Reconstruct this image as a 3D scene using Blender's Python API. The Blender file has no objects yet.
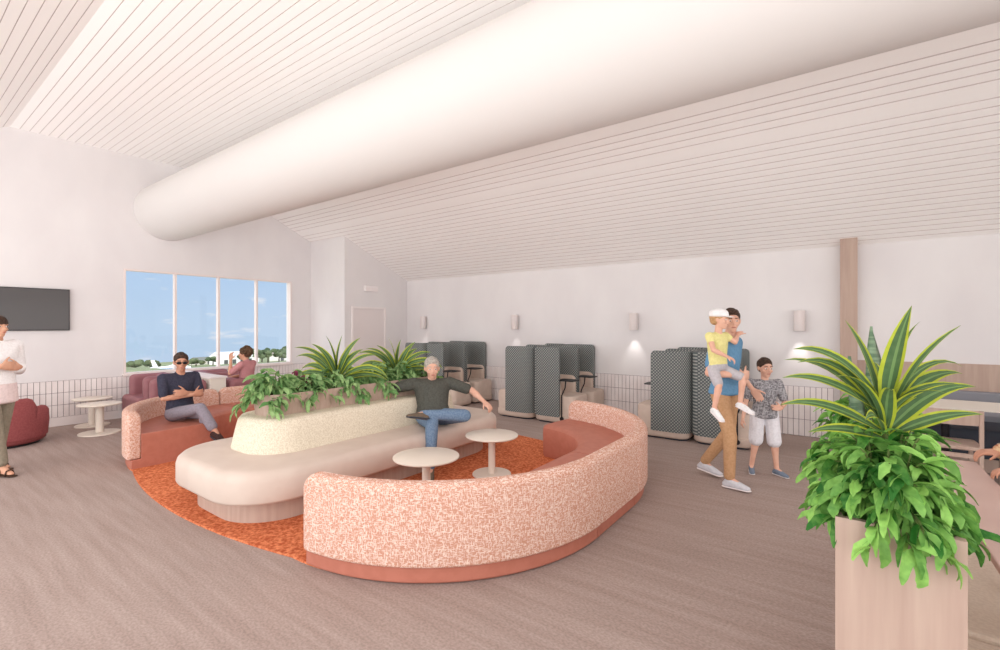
import bpy, bmesh, math, random
from mathutils import Vector, Matrix
from math import sin, cos, pi, radians, sqrt, atan2
C = bpy.context.scene.collection
S = bpy.context.scene
random.seed(7)

# ------------------------------------------------------------------ camera
FPX = 466.0
YAW = math.atan(340 / 466.0)          # camera turned left of +Y
cd = bpy.data.cameras.new('camera'); cam = bpy.data.objects.new('camera', cd); C.objects.link(cam)
cd.sensor_width = 36.0; cd.lens = FPX / 1000 * 36.0
cam.location = (0, 0, 1.6); cam.rotation_euler = (pi / 2, 0, YAW)
cd.clip_start = 0.05; cd.clip_end = 2000
S.camera = cam
S.view_settings.view_transform = 'Standard'; S.view_settings.look = 'None'
S.view_settings.gamma = 1.0; S.view_settings.use_curve_mapping = False
S.view_settings.exposure = 0.14
S.cycles.max_bounces = 10; S.cycles.diffuse_bounces = 7; S.cycles.transparent_max_bounces = 12
S.cycles.use_fast_gi = True; S.cycles.fast_gi_method = 'ADD'

# ------------------------------------------------------------------ world: clear sky over the airfield, added white fill out of view
W = bpy.data.worlds.new('sky'); S.world = W; W.use_nodes = True
W.light_settings.ao_factor = .95; W.light_settings.distance = 6.0
nt = W.node_tree; N = nt.nodes; Lk = nt.links
for n in list(N): N.remove(n)
def nd(t, **k):
    n = N.new(t)
    for a, b in k.items(): setattr(n, a, b)
    return n
tc = nd('ShaderNodeTexCoord'); sep = nd('ShaderNodeSeparateXYZ'); Lk.new(tc.outputs['Generated'], sep.inputs[0])
r1 = nd('ShaderNodeValToRGB'); Lk.new(sep.outputs['Z'], r1.inputs[0])
r1.color_ramp.elements[0].position = 0.0; r1.color_ramp.elements[0].color = (0.47, 0.62, 0.80, 1)
r1.color_ramp.elements[1].position = 0.28; r1.color_ramp.elements[1].color = (0.31, 0.52, 0.83, 1)
mp = nd('ShaderNodeMapping'); mp.inputs['Scale'].default_value = (9, 9, 34); Lk.new(tc.outputs['Generated'], mp.inputs[0])
ns = nd('ShaderNodeTexNoise'); ns.inputs['Scale'].default_value = 1.3; ns.inputs['Detail'].default_value = 5; Lk.new(mp.outputs[0], ns.inputs[0])
r2 = nd('ShaderNodeValToRGB'); Lk.new(ns.outputs[0], r2.inputs[0])
r2.color_ramp.elements[0].position = 0.60; r2.color_ramp.elements[1].position = 0.74
mx = nd('ShaderNodeMixRGB'); Lk.new(r2.outputs[0], mx.inputs[0]); Lk.new(r1.outputs[0], mx.inputs[1]); mx.inputs[2].default_value = (0.78, 0.80, 0.86, 1)
# unseen white brightening added towards -Y / +X as fill for the room
add = nd('ShaderNodeMath', operation='MULTIPLY_ADD'); Lk.new(sep.outputs['X'], add.inputs[0]); add.inputs[1].default_value = 0.9
m2 = nd('ShaderNodeMath', operation='MULTIPLY'); Lk.new(sep.outputs['Y'], m2.inputs[0]); m2.inputs[1].default_value = -0.9
Lk.new(m2.outputs[0], add.inputs[2])
r3 = nd('ShaderNodeValToRGB'); Lk.new(add.outputs[0], r3.inputs[0]); r3.color_ramp.elements[0].position = 0.05; r3.color_ramp.elements[1].position = 0.4
mx2 = nd('ShaderNodeMixRGB'); Lk.new(r3.outputs[0], mx2.inputs[0]); Lk.new(mx.outputs[0], mx2.inputs[1]); mx2.inputs[2].default_value = (1.72, 1.76, 1.79, 1)
# bright lower half added below the horizon to light the ceiling and duct undersides
r4 = nd('ShaderNodeMapRange'); r4.inputs['From Min'].default_value = -.10; r4.inputs['From Max'].default_value = -.45; Lk.new(sep.outputs['Z'], r4.inputs[0])
mx3 = nd('ShaderNodeMixRGB'); Lk.new(r4.outputs[0], mx3.inputs[0]); Lk.new(mx2.outputs[0], mx3.inputs[1]); mx3.inputs[2].default_value = (3.1, 3.16, 3.2, 1)
bg = nd('ShaderNodeBackground'); Lk.new(mx3.outputs[0], bg.inputs[0]); bg.inputs[1].default_value = 1.0
wo = nd('ShaderNodeOutputWorld'); Lk.new(bg.outputs[0], wo.inputs[0])

def area(name, loc, rot, sx, sy, power, col=(1, .96, .94)):
    l = bpy.data.lights.new(name, 'AREA'); l.shape = 'RECTANGLE'; l.size = sx; l.size_y = sy; l.energy = power; l.color = col
    o = bpy.data.objects.new(name, l); C.objects.link(o); o.location = loc; o.rotation_euler = rot; return o
# added soft fill lamps, all unseen: behind the camera, at the right, overhead
area('rear_fill', (-5, -2.9, 1.25), (radians(92), 0, 0), 10, 2.3, 80, (.97, .985, 1))
area('side_fill', (5.3, 3.2, 1.3), (radians(98), 0, radians(90)), 7, 2.2, 28, (.97, .985, 1))
area('overhead_fill', (1.0, -.7, 3.1), (0, 0, 0), 4.5, 2.6, 36, (.98, .985, 1))

# ------------------------------------------------------------------ materials
def lin(c):
    c = c / 255.0
    return c / 12.92 if c <= 0.04045 else ((c + 0.055) / 1.055) ** 2.4
def rgb(t): return (lin(t[0]), lin(t[1]), lin(t[2]), 1)
def mat(name, col, rough=0.7, spec=0.3, col2=None, scale=(8, 8, 8), lo=0.4, hi=0.6, detail=3, bump=0.0, bscale=None, metallic=0, coords='Object', nscale=1.0):
    m = bpy.data.materials.new(name); m.use_nodes = True; t = m.node_tree; b = t.nodes['Principled BSDF']
    b.inputs['Base Color'].default_value = rgb(col); b.inputs['Roughness'].default_value = rough
    b.inputs['Specular IOR Level'].default_value = spec; b.inputs['Metallic'].default_value = metallic
    if col2 or bump:
        c = t.nodes.new('ShaderNodeTexCoord'); mpn = t.nodes.new('ShaderNodeMapping'); mpn.inputs['Scale'].default_value = scale
        t.links.new(c.outputs[coords], mpn.inputs[0])
        n = t.nodes.new('ShaderNodeTexNoise'); n.inputs['Scale'].default_value = nscale; n.inputs['Detail'].default_value = detail
        t.links.new(mpn.outputs[0], n.inputs[0])
        if col2:
            r = t.nodes.new('ShaderNodeValToRGB'); e = r.color_ramp.elements
            e[0].position = lo; e[0].color = rgb(col); e[1].position = hi; e[1].color = rgb(col2)
            t.links.new(n.outputs[0], r.inputs[0]); t.links.new(r.outputs[0], b.inputs['Base Color'])
        if bump:
            bp = t.nodes.new('ShaderNodeBump'); bp.inputs['Strength'].default_value = bump; bp.inputs['Distance'].default_value = 0.01
            t.links.new(n.outputs[0], bp.inputs['Height']); t.links.new(bp.outputs[0], b.inputs['Normal'])
    return m
M = {}
M['wall'] = mat('wall_plaster', (224, 220, 219), .85, .15, (216, 211, 211), (1.3, 1.3, .7), .35, .7, 6)
M['groove_shade'] = mat('painted_groove_shade', (206, 195, 192), .9, .1)  # darker tone painted into the grooves to imitate their shadow lines
M['ceiling'] = mat('ceiling_boards', (243, 239, 236), .7, .2)
M['tube'] = mat('tube_paint', (216, 212, 209), .6, .25)
M['trim'] = mat('white_trim', (232, 224, 222), .6, .25)
M['tile'] = mat('glazed_tile', (235, 228, 226), .28, .5, (225, 216, 214), (6, 6, 3), .35, .65)
M['grout'] = mat('grout', (138, 122, 128), .9, .1)
M['door'] = mat('door_paint', (222, 213, 211), .6, .25)
M['frame'] = mat('window_frame', (226, 214, 210), .5, .3)
M['salmon'] = None
M['terra'] = mat('terracotta_leather', (180, 114, 96), .55, .3, (175, 109, 91), (14, 14, 14), .4, .6, bump=.05)
M['cushion'] = mat('taupe_leather', (208, 192, 180), .6, .3, (204, 187, 175), (5, 5, 5), .4, .6)
M['cream'] = mat('cream_boucle', (226, 217, 198), .95, .1, (206, 194, 172), (90, 90, 90), .4, .62, 2, bump=.35)
M['wood'] = mat('oak_veneer', (186, 163, 149), .55, .3, (172, 147, 134), (26, 26, 1.6), .3, .72, 5)
M['table'] = mat('cream_lacquer', (222, 211, 198), .45, .35)
M['podcream'] = mat('pod_upholstery', (208, 190, 177), .7, .2, (203, 184, 171), (8, 8, 8), .4, .6)
M['plinth'] = mat('dark_plinth', (62, 66, 74), .6, .3)
M['black'] = mat('black_metal', (28, 27, 30), .45, .4)
M['maroon'] = mat('maroon_fabric', (148, 82, 82), .85, .15, (140, 74, 75), (60, 60, 60), .4, .6, 2)
M['mauve'] = mat('mauve_leather', (152, 104, 108), .5, .35, (147, 98, 103), (6, 6, 6), .4, .6)
M['divider'] = mat('warm_white_panel', (228, 221, 210), .5, .3)
M['navy'] = mat('charcoal_upholstery', (70, 73, 82), .7, .2)
M['greyfab'] = mat('grey_upholstery', (138, 138, 144), .8, .15)
M['tan'] = mat('tan_top', (200, 172, 162), .5, .3, (196, 167, 157), (3, 3, 3), .4, .6)
M['beige'] = mat('beige_fabric', (212, 198, 182), .9, .1, (204, 189, 173), (70, 70, 70), .4, .6, 2)
M['soil'] = mat('potting_soil', (70, 55, 45), .95, .1, (48, 38, 32), (40, 40, 40))
M['sconce'] = mat('sconce_metal', (218, 208, 205), .45, .35)
M['exitbox'] = mat('white_box', (236, 230, 229), .45, .3)

def woven(name, base, fleck, kh=(34, 34, 170), kv=(150, 150, 30), lo=.50, hi=.60, mixmax=.85):
    m = bpy.data.materials.new(name); m.use_nodes = True; t = m.node_tree; b = t.nodes['Principled BSDF']; b.inputs['Roughness'].default_value = .95
    b.inputs['Specular IOR Level'].default_value = .1
    c = t.nodes.new('ShaderNodeTexCoord'); outs = []
    for k in (kh, kv):
        q = t.nodes.new('ShaderNodeMapping'); q.inputs['Scale'].default_value = k; t.links.new(c.outputs['Object'], q.inputs[0])
        n = t.nodes.new('ShaderNodeTexNoise'); n.inputs['Scale'].default_value = 1; n.inputs['Detail'].default_value = 2; t.links.new(q.outputs[0], n.inputs[0])
        r = t.nodes.new('ShaderNodeMapRange'); r.inputs['From Min'].default_value = lo; r.inputs['From Max'].default_value = hi; r.inputs['To Max'].default_value = mixmax
        t.links.new(n.outputs[0], r.inputs[0]); outs.append(r)
    mxn = t.nodes.new('ShaderNodeMath'); mxn.operation = 'MAXIMUM'; t.links.new(outs[0].outputs[0], mxn.inputs[0]); t.links.new(outs[1].outputs[0], mxn.inputs[1])
    mi = t.nodes.new('ShaderNodeMixRGB'); mi.inputs[1].default_value = rgb(base); mi.inputs[2].default_value = rgb(fleck)
    t.links.new(mxn.outputs[0], mi.inputs[0]); t.links.new(mi.outputs[0], b.inputs['Base Color'])
    bp = t.nodes.new('ShaderNodeBump'); bp.inputs['Strength'].default_value = .25; bp.inputs['Distance'].default_value = .004
    t.links.new(mxn.outputs[0], bp.inputs['Height']); t.links.new(bp.outputs[0], b.inputs['Normal'])
    return m
M['salmon'] = woven('salmon_tweed', (200, 146, 124), (234, 214, 202), kh=(42, 42, 210), kv=(200, 200, 38), lo=.53, hi=.61, mixmax=.9)

def floor_mat():
    m = bpy.data.materials.new('carpet_plank'); m.use_nodes = True; t = m.node_tree; b = t.nodes['Principled BSDF']; b.inputs['Roughness'].default_value = .95
    b.inputs['Specular IOR Level'].default_value = .12
    c = t.nodes.new('ShaderNodeTexCoord')
    def noise(sc, det=3):
        q = t.nodes.new('ShaderNodeMapping'); q.inputs['Scale'].default_value = sc; q.inputs['Rotation'].default_value = (0, 0, .12); t.links.new(c.outputs['Object'], q.inputs[0])
        n = t.nodes.new('ShaderNodeTexNoise'); n.inputs['Scale'].default_value = 1; n.inputs['Detail'].default_value = det; t.links.new(q.outputs[0], n.inputs[0]); return n
    n1 = noise((1.2, 16, 1), 5); n2 = noise((60, 80, 1), 3)
    r = t.nodes.new('ShaderNodeValToRGB'); e = r.color_ramp.elements; e[0].position = .32; e[0].color = rgb((164, 145, 137)); e[1].position = .72; e[1].color = rgb((178, 160, 152))
    t.links.new(n1.outputs[0], r.inputs[0])
    r2 = t.nodes.new('ShaderNodeValToRGB'); e = r2.color_ramp.elements; e[0].position = .35; e[0].color = (.76, .76, .76, 1); e[1].position = .65; e[1].color = (1, 1, 1, 1)
    t.links.new(n2.outputs[0], r2.inputs[0])
    mu = t.nodes.new('ShaderNodeMixRGB'); mu.blend_type = 'MULTIPLY'; mu.inputs[0].default_value = 1; t.links.new(r.outputs[0], mu.inputs[1]); t.links.new(r2.outputs[0], mu.inputs[2])
    t.links.new(mu.outputs[0], b.inputs['Base Color'])
    return m
M['floor'] = floor_mat()
M['rug'] = mat('orange_rug', (172, 86, 56), 1.0, .05, (224, 140, 98), (42, 42, 42), .36, .66, 6, bump=.5)

def pod_fabric():
    m = bpy.data.materials.new('pod_weave'); m.use_nodes = True; t = m.node_tree; b = t.nodes['Principled BSDF']; b.inputs['Roughness'].default_value = .95
    c = t.nodes.new('ShaderNodeTexCoord'); s = t.nodes.new('ShaderNodeSeparateXYZ'); t.links.new(c.outputs['Object'], s.inputs[0])
    def mth(op, a, bb, v=None):
        n = t.nodes.new('ShaderNodeMath'); n.operation = op
        for i, x in enumerate((a, bb)):
            if x is None: continue
            if isinstance(x, (int, float)): n.inputs[i].default_value = x
            else: t.links.new(x, n.inputs[i])
        return n.outputs[0]
    u = mth('ADD', s.outputs['X'], s.outputs['Y']); f = 2 * pi / .044
    a = mth('SINE', mth('MULTIPLY', u, f), None); d = mth('SINE', mth('MULTIPLY', s.outputs['Z'], f), None)
    p = mth('MULTIPLY', a, d)
    r = t.nodes.new('ShaderNodeMapRange'); r.inputs['From Min'].default_value = .0; r.inputs['From Max'].default_value = .45; t.links.new(p, r.inputs[0])
    mi = t.nodes.new('ShaderNodeMixRGB'); mi.inputs[1].default_value = rgb((82, 88, 90)); mi.inputs[2].default_value = rgb((156, 158, 152)); t.links.new(r.outputs[0], mi.inputs[0])
    t.links.new(mi.outputs[0], b.inputs['Base Color']); return m
M['podfab'] = pod_fabric()

def leaf_mat(name, c1, c2, rough=.5, trans=True):
    m = bpy.data.materials.new(name); m.use_nodes = True; t = m.node_tree; b = t.nodes['Principled BSDF']; b.inputs['Roughness'].default_value = rough
    b.inputs['Specular IOR Level'].default_value = .35
    g = t.nodes.new('ShaderNodeNewGeometry'); r = t.nodes.new('ShaderNodeValToRGB'); e = r.color_ramp.elements
    e[0].color = rgb(c1); e[1].color = rgb(c2); tc_ = t.nodes.new('ShaderNodeTexCoord'); nz = t.nodes.new('ShaderNodeTexNoise'); nz.inputs['Scale'].default_value = 42; nz.inputs['Detail'].default_value = 2
    t.links.new(tc_.outputs['Object'], nz.inputs[0]); ma = t.nodes.new('ShaderNodeMath'); ma.operation = 'MULTIPLY_ADD'; ma.inputs[1].default_value = .9; ma.inputs[2].default_value = -.45; t.links.new(nz.outputs[0], ma.inputs[0])
    ad = t.nodes.new('ShaderNodeMath'); ad.operation = 'ADD'; ad.use_clamp = True; t.links.new(g.outputs['Random Per Island'], ad.inputs[0]); t.links.new(ma.outputs[0], ad.inputs[1])
    t.links.new(ad.outputs[0], r.inputs[0]); t.links.new(r.outputs[0], b.inputs['Base Color'])
    if trans:
        tr = t.nodes.new('ShaderNodeBsdfTranslucent'); t.links.new(r.outputs[0], tr.inputs[0]); ms = t.nodes.new('ShaderNodeMixShader'); ms.inputs[0].default_value = .3
        o = t.nodes['Material Output']; t.links.new(b.outputs[0], ms.inputs[1]); t.links.new(tr.outputs[0], ms.inputs[2]); t.links.new(ms.outputs[0], o.inputs[0])
    return m
M['leaf'] = leaf_mat('trailing_leaf', (40, 104, 34), (156, 208, 106))
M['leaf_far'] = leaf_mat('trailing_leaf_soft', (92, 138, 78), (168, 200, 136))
M['dleaf'] = leaf_mat('dracaena_leaf', (74, 104, 66), (104, 134, 88))
M['dmid'] = leaf_mat('dracaena_leaf_stripe', (112, 146, 92), (126, 156, 100))
M['dedge'] = leaf_mat('dracaena_edge', (172, 184, 52), (198, 206, 84))
M['snake'] = mat('snake_plant_leaf', (128, 150, 122), .5, .3, (92, 118, 92), (8, 8, 70), .42, .6, 2)
M['pinkleaf'] = leaf_mat('pink_leaf', (140, 60, 90), (186, 96, 128))
M['stem'] = mat('plant_stem', (96, 110, 60), .7)

def glass_mat():
    m = bpy.data.materials.new('window_glass'); m.use_nodes = True; t = m.node_tree; t.nodes.remove(t.nodes['Principled BSDF'])
    a = t.nodes.new('ShaderNodeBsdfTransparent'); g = t.nodes.new('ShaderNodeBsdfGlossy'); g.inputs['Roughness'].default_value = .02
    ms = t.nodes.new('ShaderNodeMixShader'); ms.inputs[0].default_value = .04
    t.links.new(a.outputs[0], ms.inputs[1]); t.links.new(g.outputs[0], ms.inputs[2]); t.links.new(ms.outputs[0], t.nodes['Material Output'].inputs[0]); return m
M['glass'] = glass_mat()

# ------------------------------------------------------------------ helpers
def obj(name, bm, m, parent=None, smooth=False, angle=None, bevel=0, seg=2, mats=None):
    me = bpy.data.meshes.new(name)
    bmesh.ops.recalc_face_normals(bm, faces=bm.faces[:])
    bm.to_mesh(me); bm.free()
    for mm in (mats or [m]): me.materials.append(mm)
    o = bpy.data.objects.new(name, me); C.objects.link(o)
    if parent: o.parent = parent
    if smooth or angle:
        me.polygons.foreach_set('use_smooth', [True] * len(me.polygons))
    if bevel:
        b = o.modifiers.new('bevel', 'BEVEL'); b.width = bevel; b.segments = seg; b.limit_method = 'ANGLE'; b.angle_limit = radians(40)
        if angle: b.harden_normals = False
    if angle:
        try: me.set_sharp_from_angle(angle=radians(angle))
        except Exception: pass
    return o
def setp(o, label=None, cat=None, group=None, kind=None):
    if label: o['label'] = label
    if cat: o['category'] = cat
    if group: o['group'] = group
    if kind: o['kind'] = kind
    return o
def thing(name, label, cat, loc=(0, 0, 0), rz=0, group=None):
    o = bpy.data.objects.new(name, None); C.objects.link(o); o.location = loc; o.rotation_euler = (0, 0, rz); o.empty_display_size = .1
    return setp(o, label, cat, group)
def dup(root, loc=None, rz=None, label=None, group=None):
    def cp(o, par):
        c = o.copy(); C.objects.link(c)
        if par: c.parent = par
        for ch in o.children: cp(ch, c)
        return c
    r = cp(root, None)
    if loc is not None: r.location = loc
    if rz is not None: r.rotation_euler = (0, 0, rz)
    if label: r['label'] = label
    if group: r['group'] = group
    return r
def box(bm, x0, x1, y0, y1, z0, z1):
    vs = [bm.verts.new(p) for p in ((x0,y0,z0),(x1,y0,z0),(x1,y1,z0),(x0,y1,z0),(x0,y0,z1),(x1,y0,z1),(x1,y1,z1),(x0,y1,z1))]
    for f in ((3,2,1,0),(4,5,6,7),(0,1,5,4),(1,2,6,5),(2,3,7,6),(3,0,4,7)): bm.faces.new([vs[i] for i in f])
def boxo(name, m, d, parent=None, bevel=0, seg=2):
    bm = bmesh.new(); box(bm, *d); return obj(name, bm, m, parent, bevel=bevel, seg=seg)
def loft(bm, rings, close=True, cap=True, mat_index=0):
    R = [[bm.verts.new(p) for p in r] for r in rings]
    n = len(R[0])
    for a, b in zip(R, R[1:]):
        for i in range(n if close else n - 1):
            j = (i + 1) % n
            f = bm.faces.new((a[i], a[j], b[j], b[i])); f.material_index = mat_index
    if cap:
        bm.faces.new(list(reversed(R[0]))); bm.faces.new(R[-1])
    return R
def tube(bm, pts, r, n=10):
    pts = [Vector(p) for p in pts]; rings = []
    rr = r if isinstance(r, (list, tuple)) else [r] * len(pts)
    up0 = None
    for i, p in enumerate(pts):
        d = (pts[min(i + 1, len(pts) - 1)] - pts[max(i - 1, 0)]).normalized()
        a = up0 if up0 is not None else (Vector((0, 0, 1)) if abs(d.z) < .9 else Vector((1, 0, 0)))
        u = (a - d * a.dot(d)).normalized(); v = d.cross(u); up0 = u
        rings.append([p + (u * cos(2 * pi * k / n) + v * sin(2 * pi * k / n)) * rr[i] for k in range(n)])
    loft(bm, rings)
def lathe(bm, prof, n=48, cx=0, cy=0):
    loft(bm, [[(cx + r * cos(2 * pi * k / n), cy + r * sin(2 * pi * k / n), z) for k in range(n)] for r, z in prof])
def rrect(hx, hy, r, z, n=10, cx=0, cy=0):
    r = min(r, hx - 1e-4, hy - 1e-4); out = []
    for (sx, sy, a0) in ((1, 1, 0), (-1, 1, pi / 2), (-1, -1, pi), (1, -1, 3 * pi / 2)):
        for k in range(n + 1):
            a = a0 + (pi / 2) * k / n
            out.append((cx + sx * (hx - r) + r * cos(a), cy + sy * (hy - r) + r * sin(a), z))
    return out

# ------------------------------------------------------------------ the shell
XL, YB = -10.0, 8.0
X1, Y0 = 5.5, -3.0
ZF = 4.556
def ceil_z(y):
    if y < 1.307: return ZF - .43 * (1.307 - y)
    yk = 8.0 - (ZF - 2.694) / .465
    if y < yk: return ZF
    return 2.694 + .465 * (8.0 - y)
bm = bmesh.new(); box(bm, XL - .2, X1, Y0, YB + .2, -.15, 0)
setp(obj('floor', bm, M['floor']), kind='structure')

# left wall with window opening (gable-shaped top)
WY0, WY1, WZ0, WZ1 = 2.67, 5.715, .742, 2.575
def gable(bm, y0, y1, z0, x0, x1, zt=None):
    ys = sorted(set([y0, y1] + [y for y in (1.307, 8.0 - (ZF - 2.694) / .465) if y0 < y < y1]))
    for a, b in zip(ys, ys[1:]):
        ta, tb = (zt, zt) if zt is not None else (ceil_z(a) + .12, ceil_z(b) + .12)
        loft(bm, [[(x0, a, z0), (x1, a, z0), (x1, a, ta), (x0, a, ta)], [(x0, b, z0), (x1, b, z0), (x1, b, tb), (x0, b, tb)]])
bm = bmesh.new()
gable(bm, Y0, WY0, 0, XL - .2, XL); gable(bm, WY1, YB + .2, 0, XL - .2, XL); gable(bm, WY0, WY1, WZ1, XL - .2, XL); gable(bm, WY0, WY1, 0, XL - .2, XL, WZ0)
setp(obj('wall_left', bm, M['wall']), kind='structure')
bm = bmesh.new(); box(bm, XL, X1, YB, YB + .2, 0, 2.9)
setp(obj('wall_back', bm, M['wall']), kind='structure')
# boxed-in corner room: front face (y=6.2) and door face (x=-8.7)
bm = bmesh.new(); gable(bm, 6.19, 7.999, 0, XL + .001, -8.7)
setp(obj('wall_corner', bm, M['wall']), kind='structure')
bm = bmesh.new(); gable(bm, Y0, YB + .2, 0, X1, X1 + .2)
setp(obj('wall_right', bm, M['wall']), kind='structure')

# ceiling with grooves running along X
def ceiling():
    gd = .006
    gs = []
    y = 1.408
    while y < 3.95: gs.append(y); y += .105
    y = 1.307 - .075
    while y > Y0 + .1: gs.append(y); y -= .100
    for k in range(-1, 27):
        if k != 5 and k != -1: gs.append(5.402 + .0965 * k)
    yk = 8.0 - (ZF - 2.694) / .465
    br = [(Y0, 0), (1.307, 0), (yk, 0), (YB + .1, 0)]
    pr = [(yy, ceil_z(yy)) for yy, _ in br]
    for g in gs:
        if g > YB - .02: continue
        gw = .012 if g > 4.2 else .007
        sl = (ceil_z(g + .02) - ceil_z(g - .02)) / .04
        pr += [(g - gw / 2, ceil_z(g - gw / 2)), (g - gw / 2 + .0005, ceil_z(g) + gd), (g + gw / 2 - .0005, ceil_z(g) + gd), (g + gw / 2, ceil_z(g + gw / 2))]
    pr.sort()
    bm = bmesh.new()
    A = [[bm.verts.new((x, y, z)) for y, z in pr] for x in (XL - .1, X1 + .1)]
    for i in range(len(pr) - 1):
        f = bm.faces.new((A[0][i], A[0][i + 1], A[1][i + 1], A[1][i]))
        if pr[i + 1][0] - pr[i][0] < .015: f.material_index = 1  # groove faces take the painted shade tone
    B = [[bm.verts.new((x, y, ceil_z(y) + .15)) for y, _ in br] for x in (XL - .1, X1 + .1)]
    for i in range(3): bm.faces.new((B[0][i], B[1][i], B[1][i + 1], B[0][i + 1]))
    setp(obj('ceiling', bm, None, mats=[M['ceiling'], M['groove_shade']]), kind='structure')
ceiling()
# rounded duct running the length of the room
TY, TZ, TR = 3.325, 3.666, .514
bm = bmesh.new()
loft(bm, [[(x, TY + TR * cos(2 * pi * k / 96), TZ + TR * sin(2 * pi * k / 96)) for k in range(96)] for x in (XL - .02, X1 + .02)])
setp(obj('ceiling_duct', bm, M['tube'], smooth=True, angle=30), 'long rounded white duct hanging under the ceiling across the room', 'duct', kind='structure')

# window
t = bpy.data.objects.new('window_1', None); C.objects.link(t); t.location = (XL, (WY0 + WY1) / 2, WZ0); setp(t, kind='structure')
def rel(o, p): o.location = -Vector(p.location); return o
bm = bmesh.new(); f = .03
for d in ((WY0, WY1, WZ0, WZ0 + f), (WY0, WY1, WZ1 - f, WZ1), (WY0, WY0 + f, WZ0 + f, WZ1 - f), (WY1 - f, WY1, WZ0 + f, WZ1 - f)):
    box(bm, XL - .10, XL + .02, d[0], d[1], d[2], d[3])
rel(obj('window_frame', bm, M['frame'], t), t)
for y in (3.455, 4.205, 4.955):
    rel(boxo('mullion', M['frame'], (XL - .09, XL + .0, y - .018, y + .018, WZ0 + f, WZ1 - f), t), t)
rel(boxo('window_sill', M['frame'], (XL - .02, XL + .05, WY0 - .02, WY1 + .02, WZ0 - .03, WZ0 + .004), t, .005), t)
bm = bmesh.new(); box(bm, XL - .06, XL - .052, WY0 + f, WY1 - f, WZ0 + f, WZ1 - f)
rel(obj('pane', bm, M['glass'], t), t)

# tiled wainscots (tiles as real blocks over dark grout)
def tiles(axis, a0, a1, z0, rows, h, pos, tw, sgn, name, skip=None):
    bm = bmesh.new(); g = .007
    n = int((a1 - a0) / tw)
    for i in range(n):
        u0 = a0 + i * tw + g / 2; u1 = u0 + tw - g
        for r in range(rows):
            w0 = z0 + r * h + g / 2; w1 = w0 + h - g
            p = sorted((pos + sgn * .006, pos + sgn * .018))
            if axis == 'y': box(bm, p[0], p[1], u0, u1, w0, w1)
            else: box(bm, u0, u1, p[0], p[1], w0, w1)
    bm2 = bmesh.new(); p = sorted((pos - sgn * .0, pos + sgn * .008))
    if axis == 'y': box(bm2, p[0], p[1], a0, a0 + n * tw, z0, z0 + rows * h)
    else: box(bm2, a0, a0 + n * tw, p[0], p[1], z0, z0 + rows * h)
    q = obj(name, bm, M['tile']); setp(q, kind='structure')
    g2 = obj('grout', bm2, M['grout'], q)
    return q
tiles('y', Y0, 6.185, .142, 3, .1915, XL, .068, 1, 'trim_1')
tiles('x', -8.64, -.01, .005, 3, .2365, YB, .068, -1, 'trim_2')
setp(boxo('baseboard_left', M['trim'], (XL, XL + .02, Y0, 6.19, 0, .14), bevel=.003), kind='structure')
# post and timber lining on the right of the back wall
setp(boxo('trim_3', M['wood'], (0.0, .19, 7.83, 8.0, 0, ceil_z(7.9) + .03), bevel=.004), kind='structure')
setp(boxo('trim_4', M['wood'], (.19, X1, 7.97, 8.0, .78, 1.125), bevel=.003), kind='structure')

# door on the corner wall
d1 = bpy.data.objects.new('door_1', None); C.objects.link(d1); d1.location = (-8.7, 6.84, 0); setp(d1, kind='structure')
boxo('door_panel', M['door'], (.0, .012, -.43, .43, .01, 1.97), d1, .003)
bm = bmesh.new(); box(bm, 0, .03, -.47, -.43, 0, 2.01); box(bm, 0, .03, .43, .47, 0, 2.01); box(bm, 0, .03, -.43, .43, 1.97, 2.01)
obj('door_frame', bm, M['trim'], d1)
bm = bmesh.new(); tube(bm, [(.012, -.36, 1.0), (.05, -.36, 1.0), (.055, -.35, 1.0), (.055, -.26, 1.0)], .009)
obj('door_handle', bm, M['sconce'], d1, smooth=True)
s = thing('emergency_light', 'small white emergency light box on the wall above the door', 'light', (-8.7, 6.88, 2.36))
boxo('housing', M['exitbox'], (0, .05, -.19, .19, .0, .14), s, .012, 3)
boxo('lens', M['trim'], (.05, .056, -.17, .17, .015, .09), s, .002)

# wall sconces with downlight
def sconce(x, label, on):
    s = thing('wall_sconce', label, 'wall light', (x, YB, 1.66), 0, 'wall sconces along the back wall')
    bm = bmesh.new(); lathe(bm, [(.055, -.145), (.066, -.148), (.07, -.140), (.07, .140), (.066, .148), (.02, .15)], 32, 0, -.078)
    obj('cylinder_shade', bm, M['sconce'], s, smooth=True, angle=40)
    boxo('wall_bracket', M['sconce'], (-.03, .03, -.045, 0, -.05, .05), s, .004)
    l = bpy.data.lights.new('sconce_beam', 'SPOT'); l.energy = 5.5 * on; l.spot_size = radians(62); l.spot_blend = .8; l.shadow_soft_size = .03; l.color = (1, .97, .93)
    o = bpy.data.objects.new('sconce_beam', l); C.objects.link(o); o.parent = s; o.location = (0, -.13, -.16); o.rotation_euler = (radians(8), 0, 0)
sconce(-8.06, 'white cylinder wall light nearest the door corner, above the far pods', .4)
sconce(-5.41, 'white cylinder wall light to the left of the middle pods', .5)
sconce(-2.905, 'white cylinder wall light between the middle and the right pods', 1.3)
sconce(-.47, 'white cylinder wall light between the walking boy and the timber post', 1.6)

# television on the left wall
tv = thing('television', 'wide dark flat television mounted on the left wall', 'television', (XL, 1.38, 1.84))
boxo('casing', M['black'], (.01, .055, -.585, .585, -.325, .325), tv, .004)
bm = bmesh.new(); box(bm, .055, .057, -.572, .572, -.312, .312)
obj('screen', bm, mat('tv_screen', (86, 84, 84), .12, .5), tv)
boxo('wall_mount', M['black'], (-.005, .012, -.15, .15, -.1, .1), tv)

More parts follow.
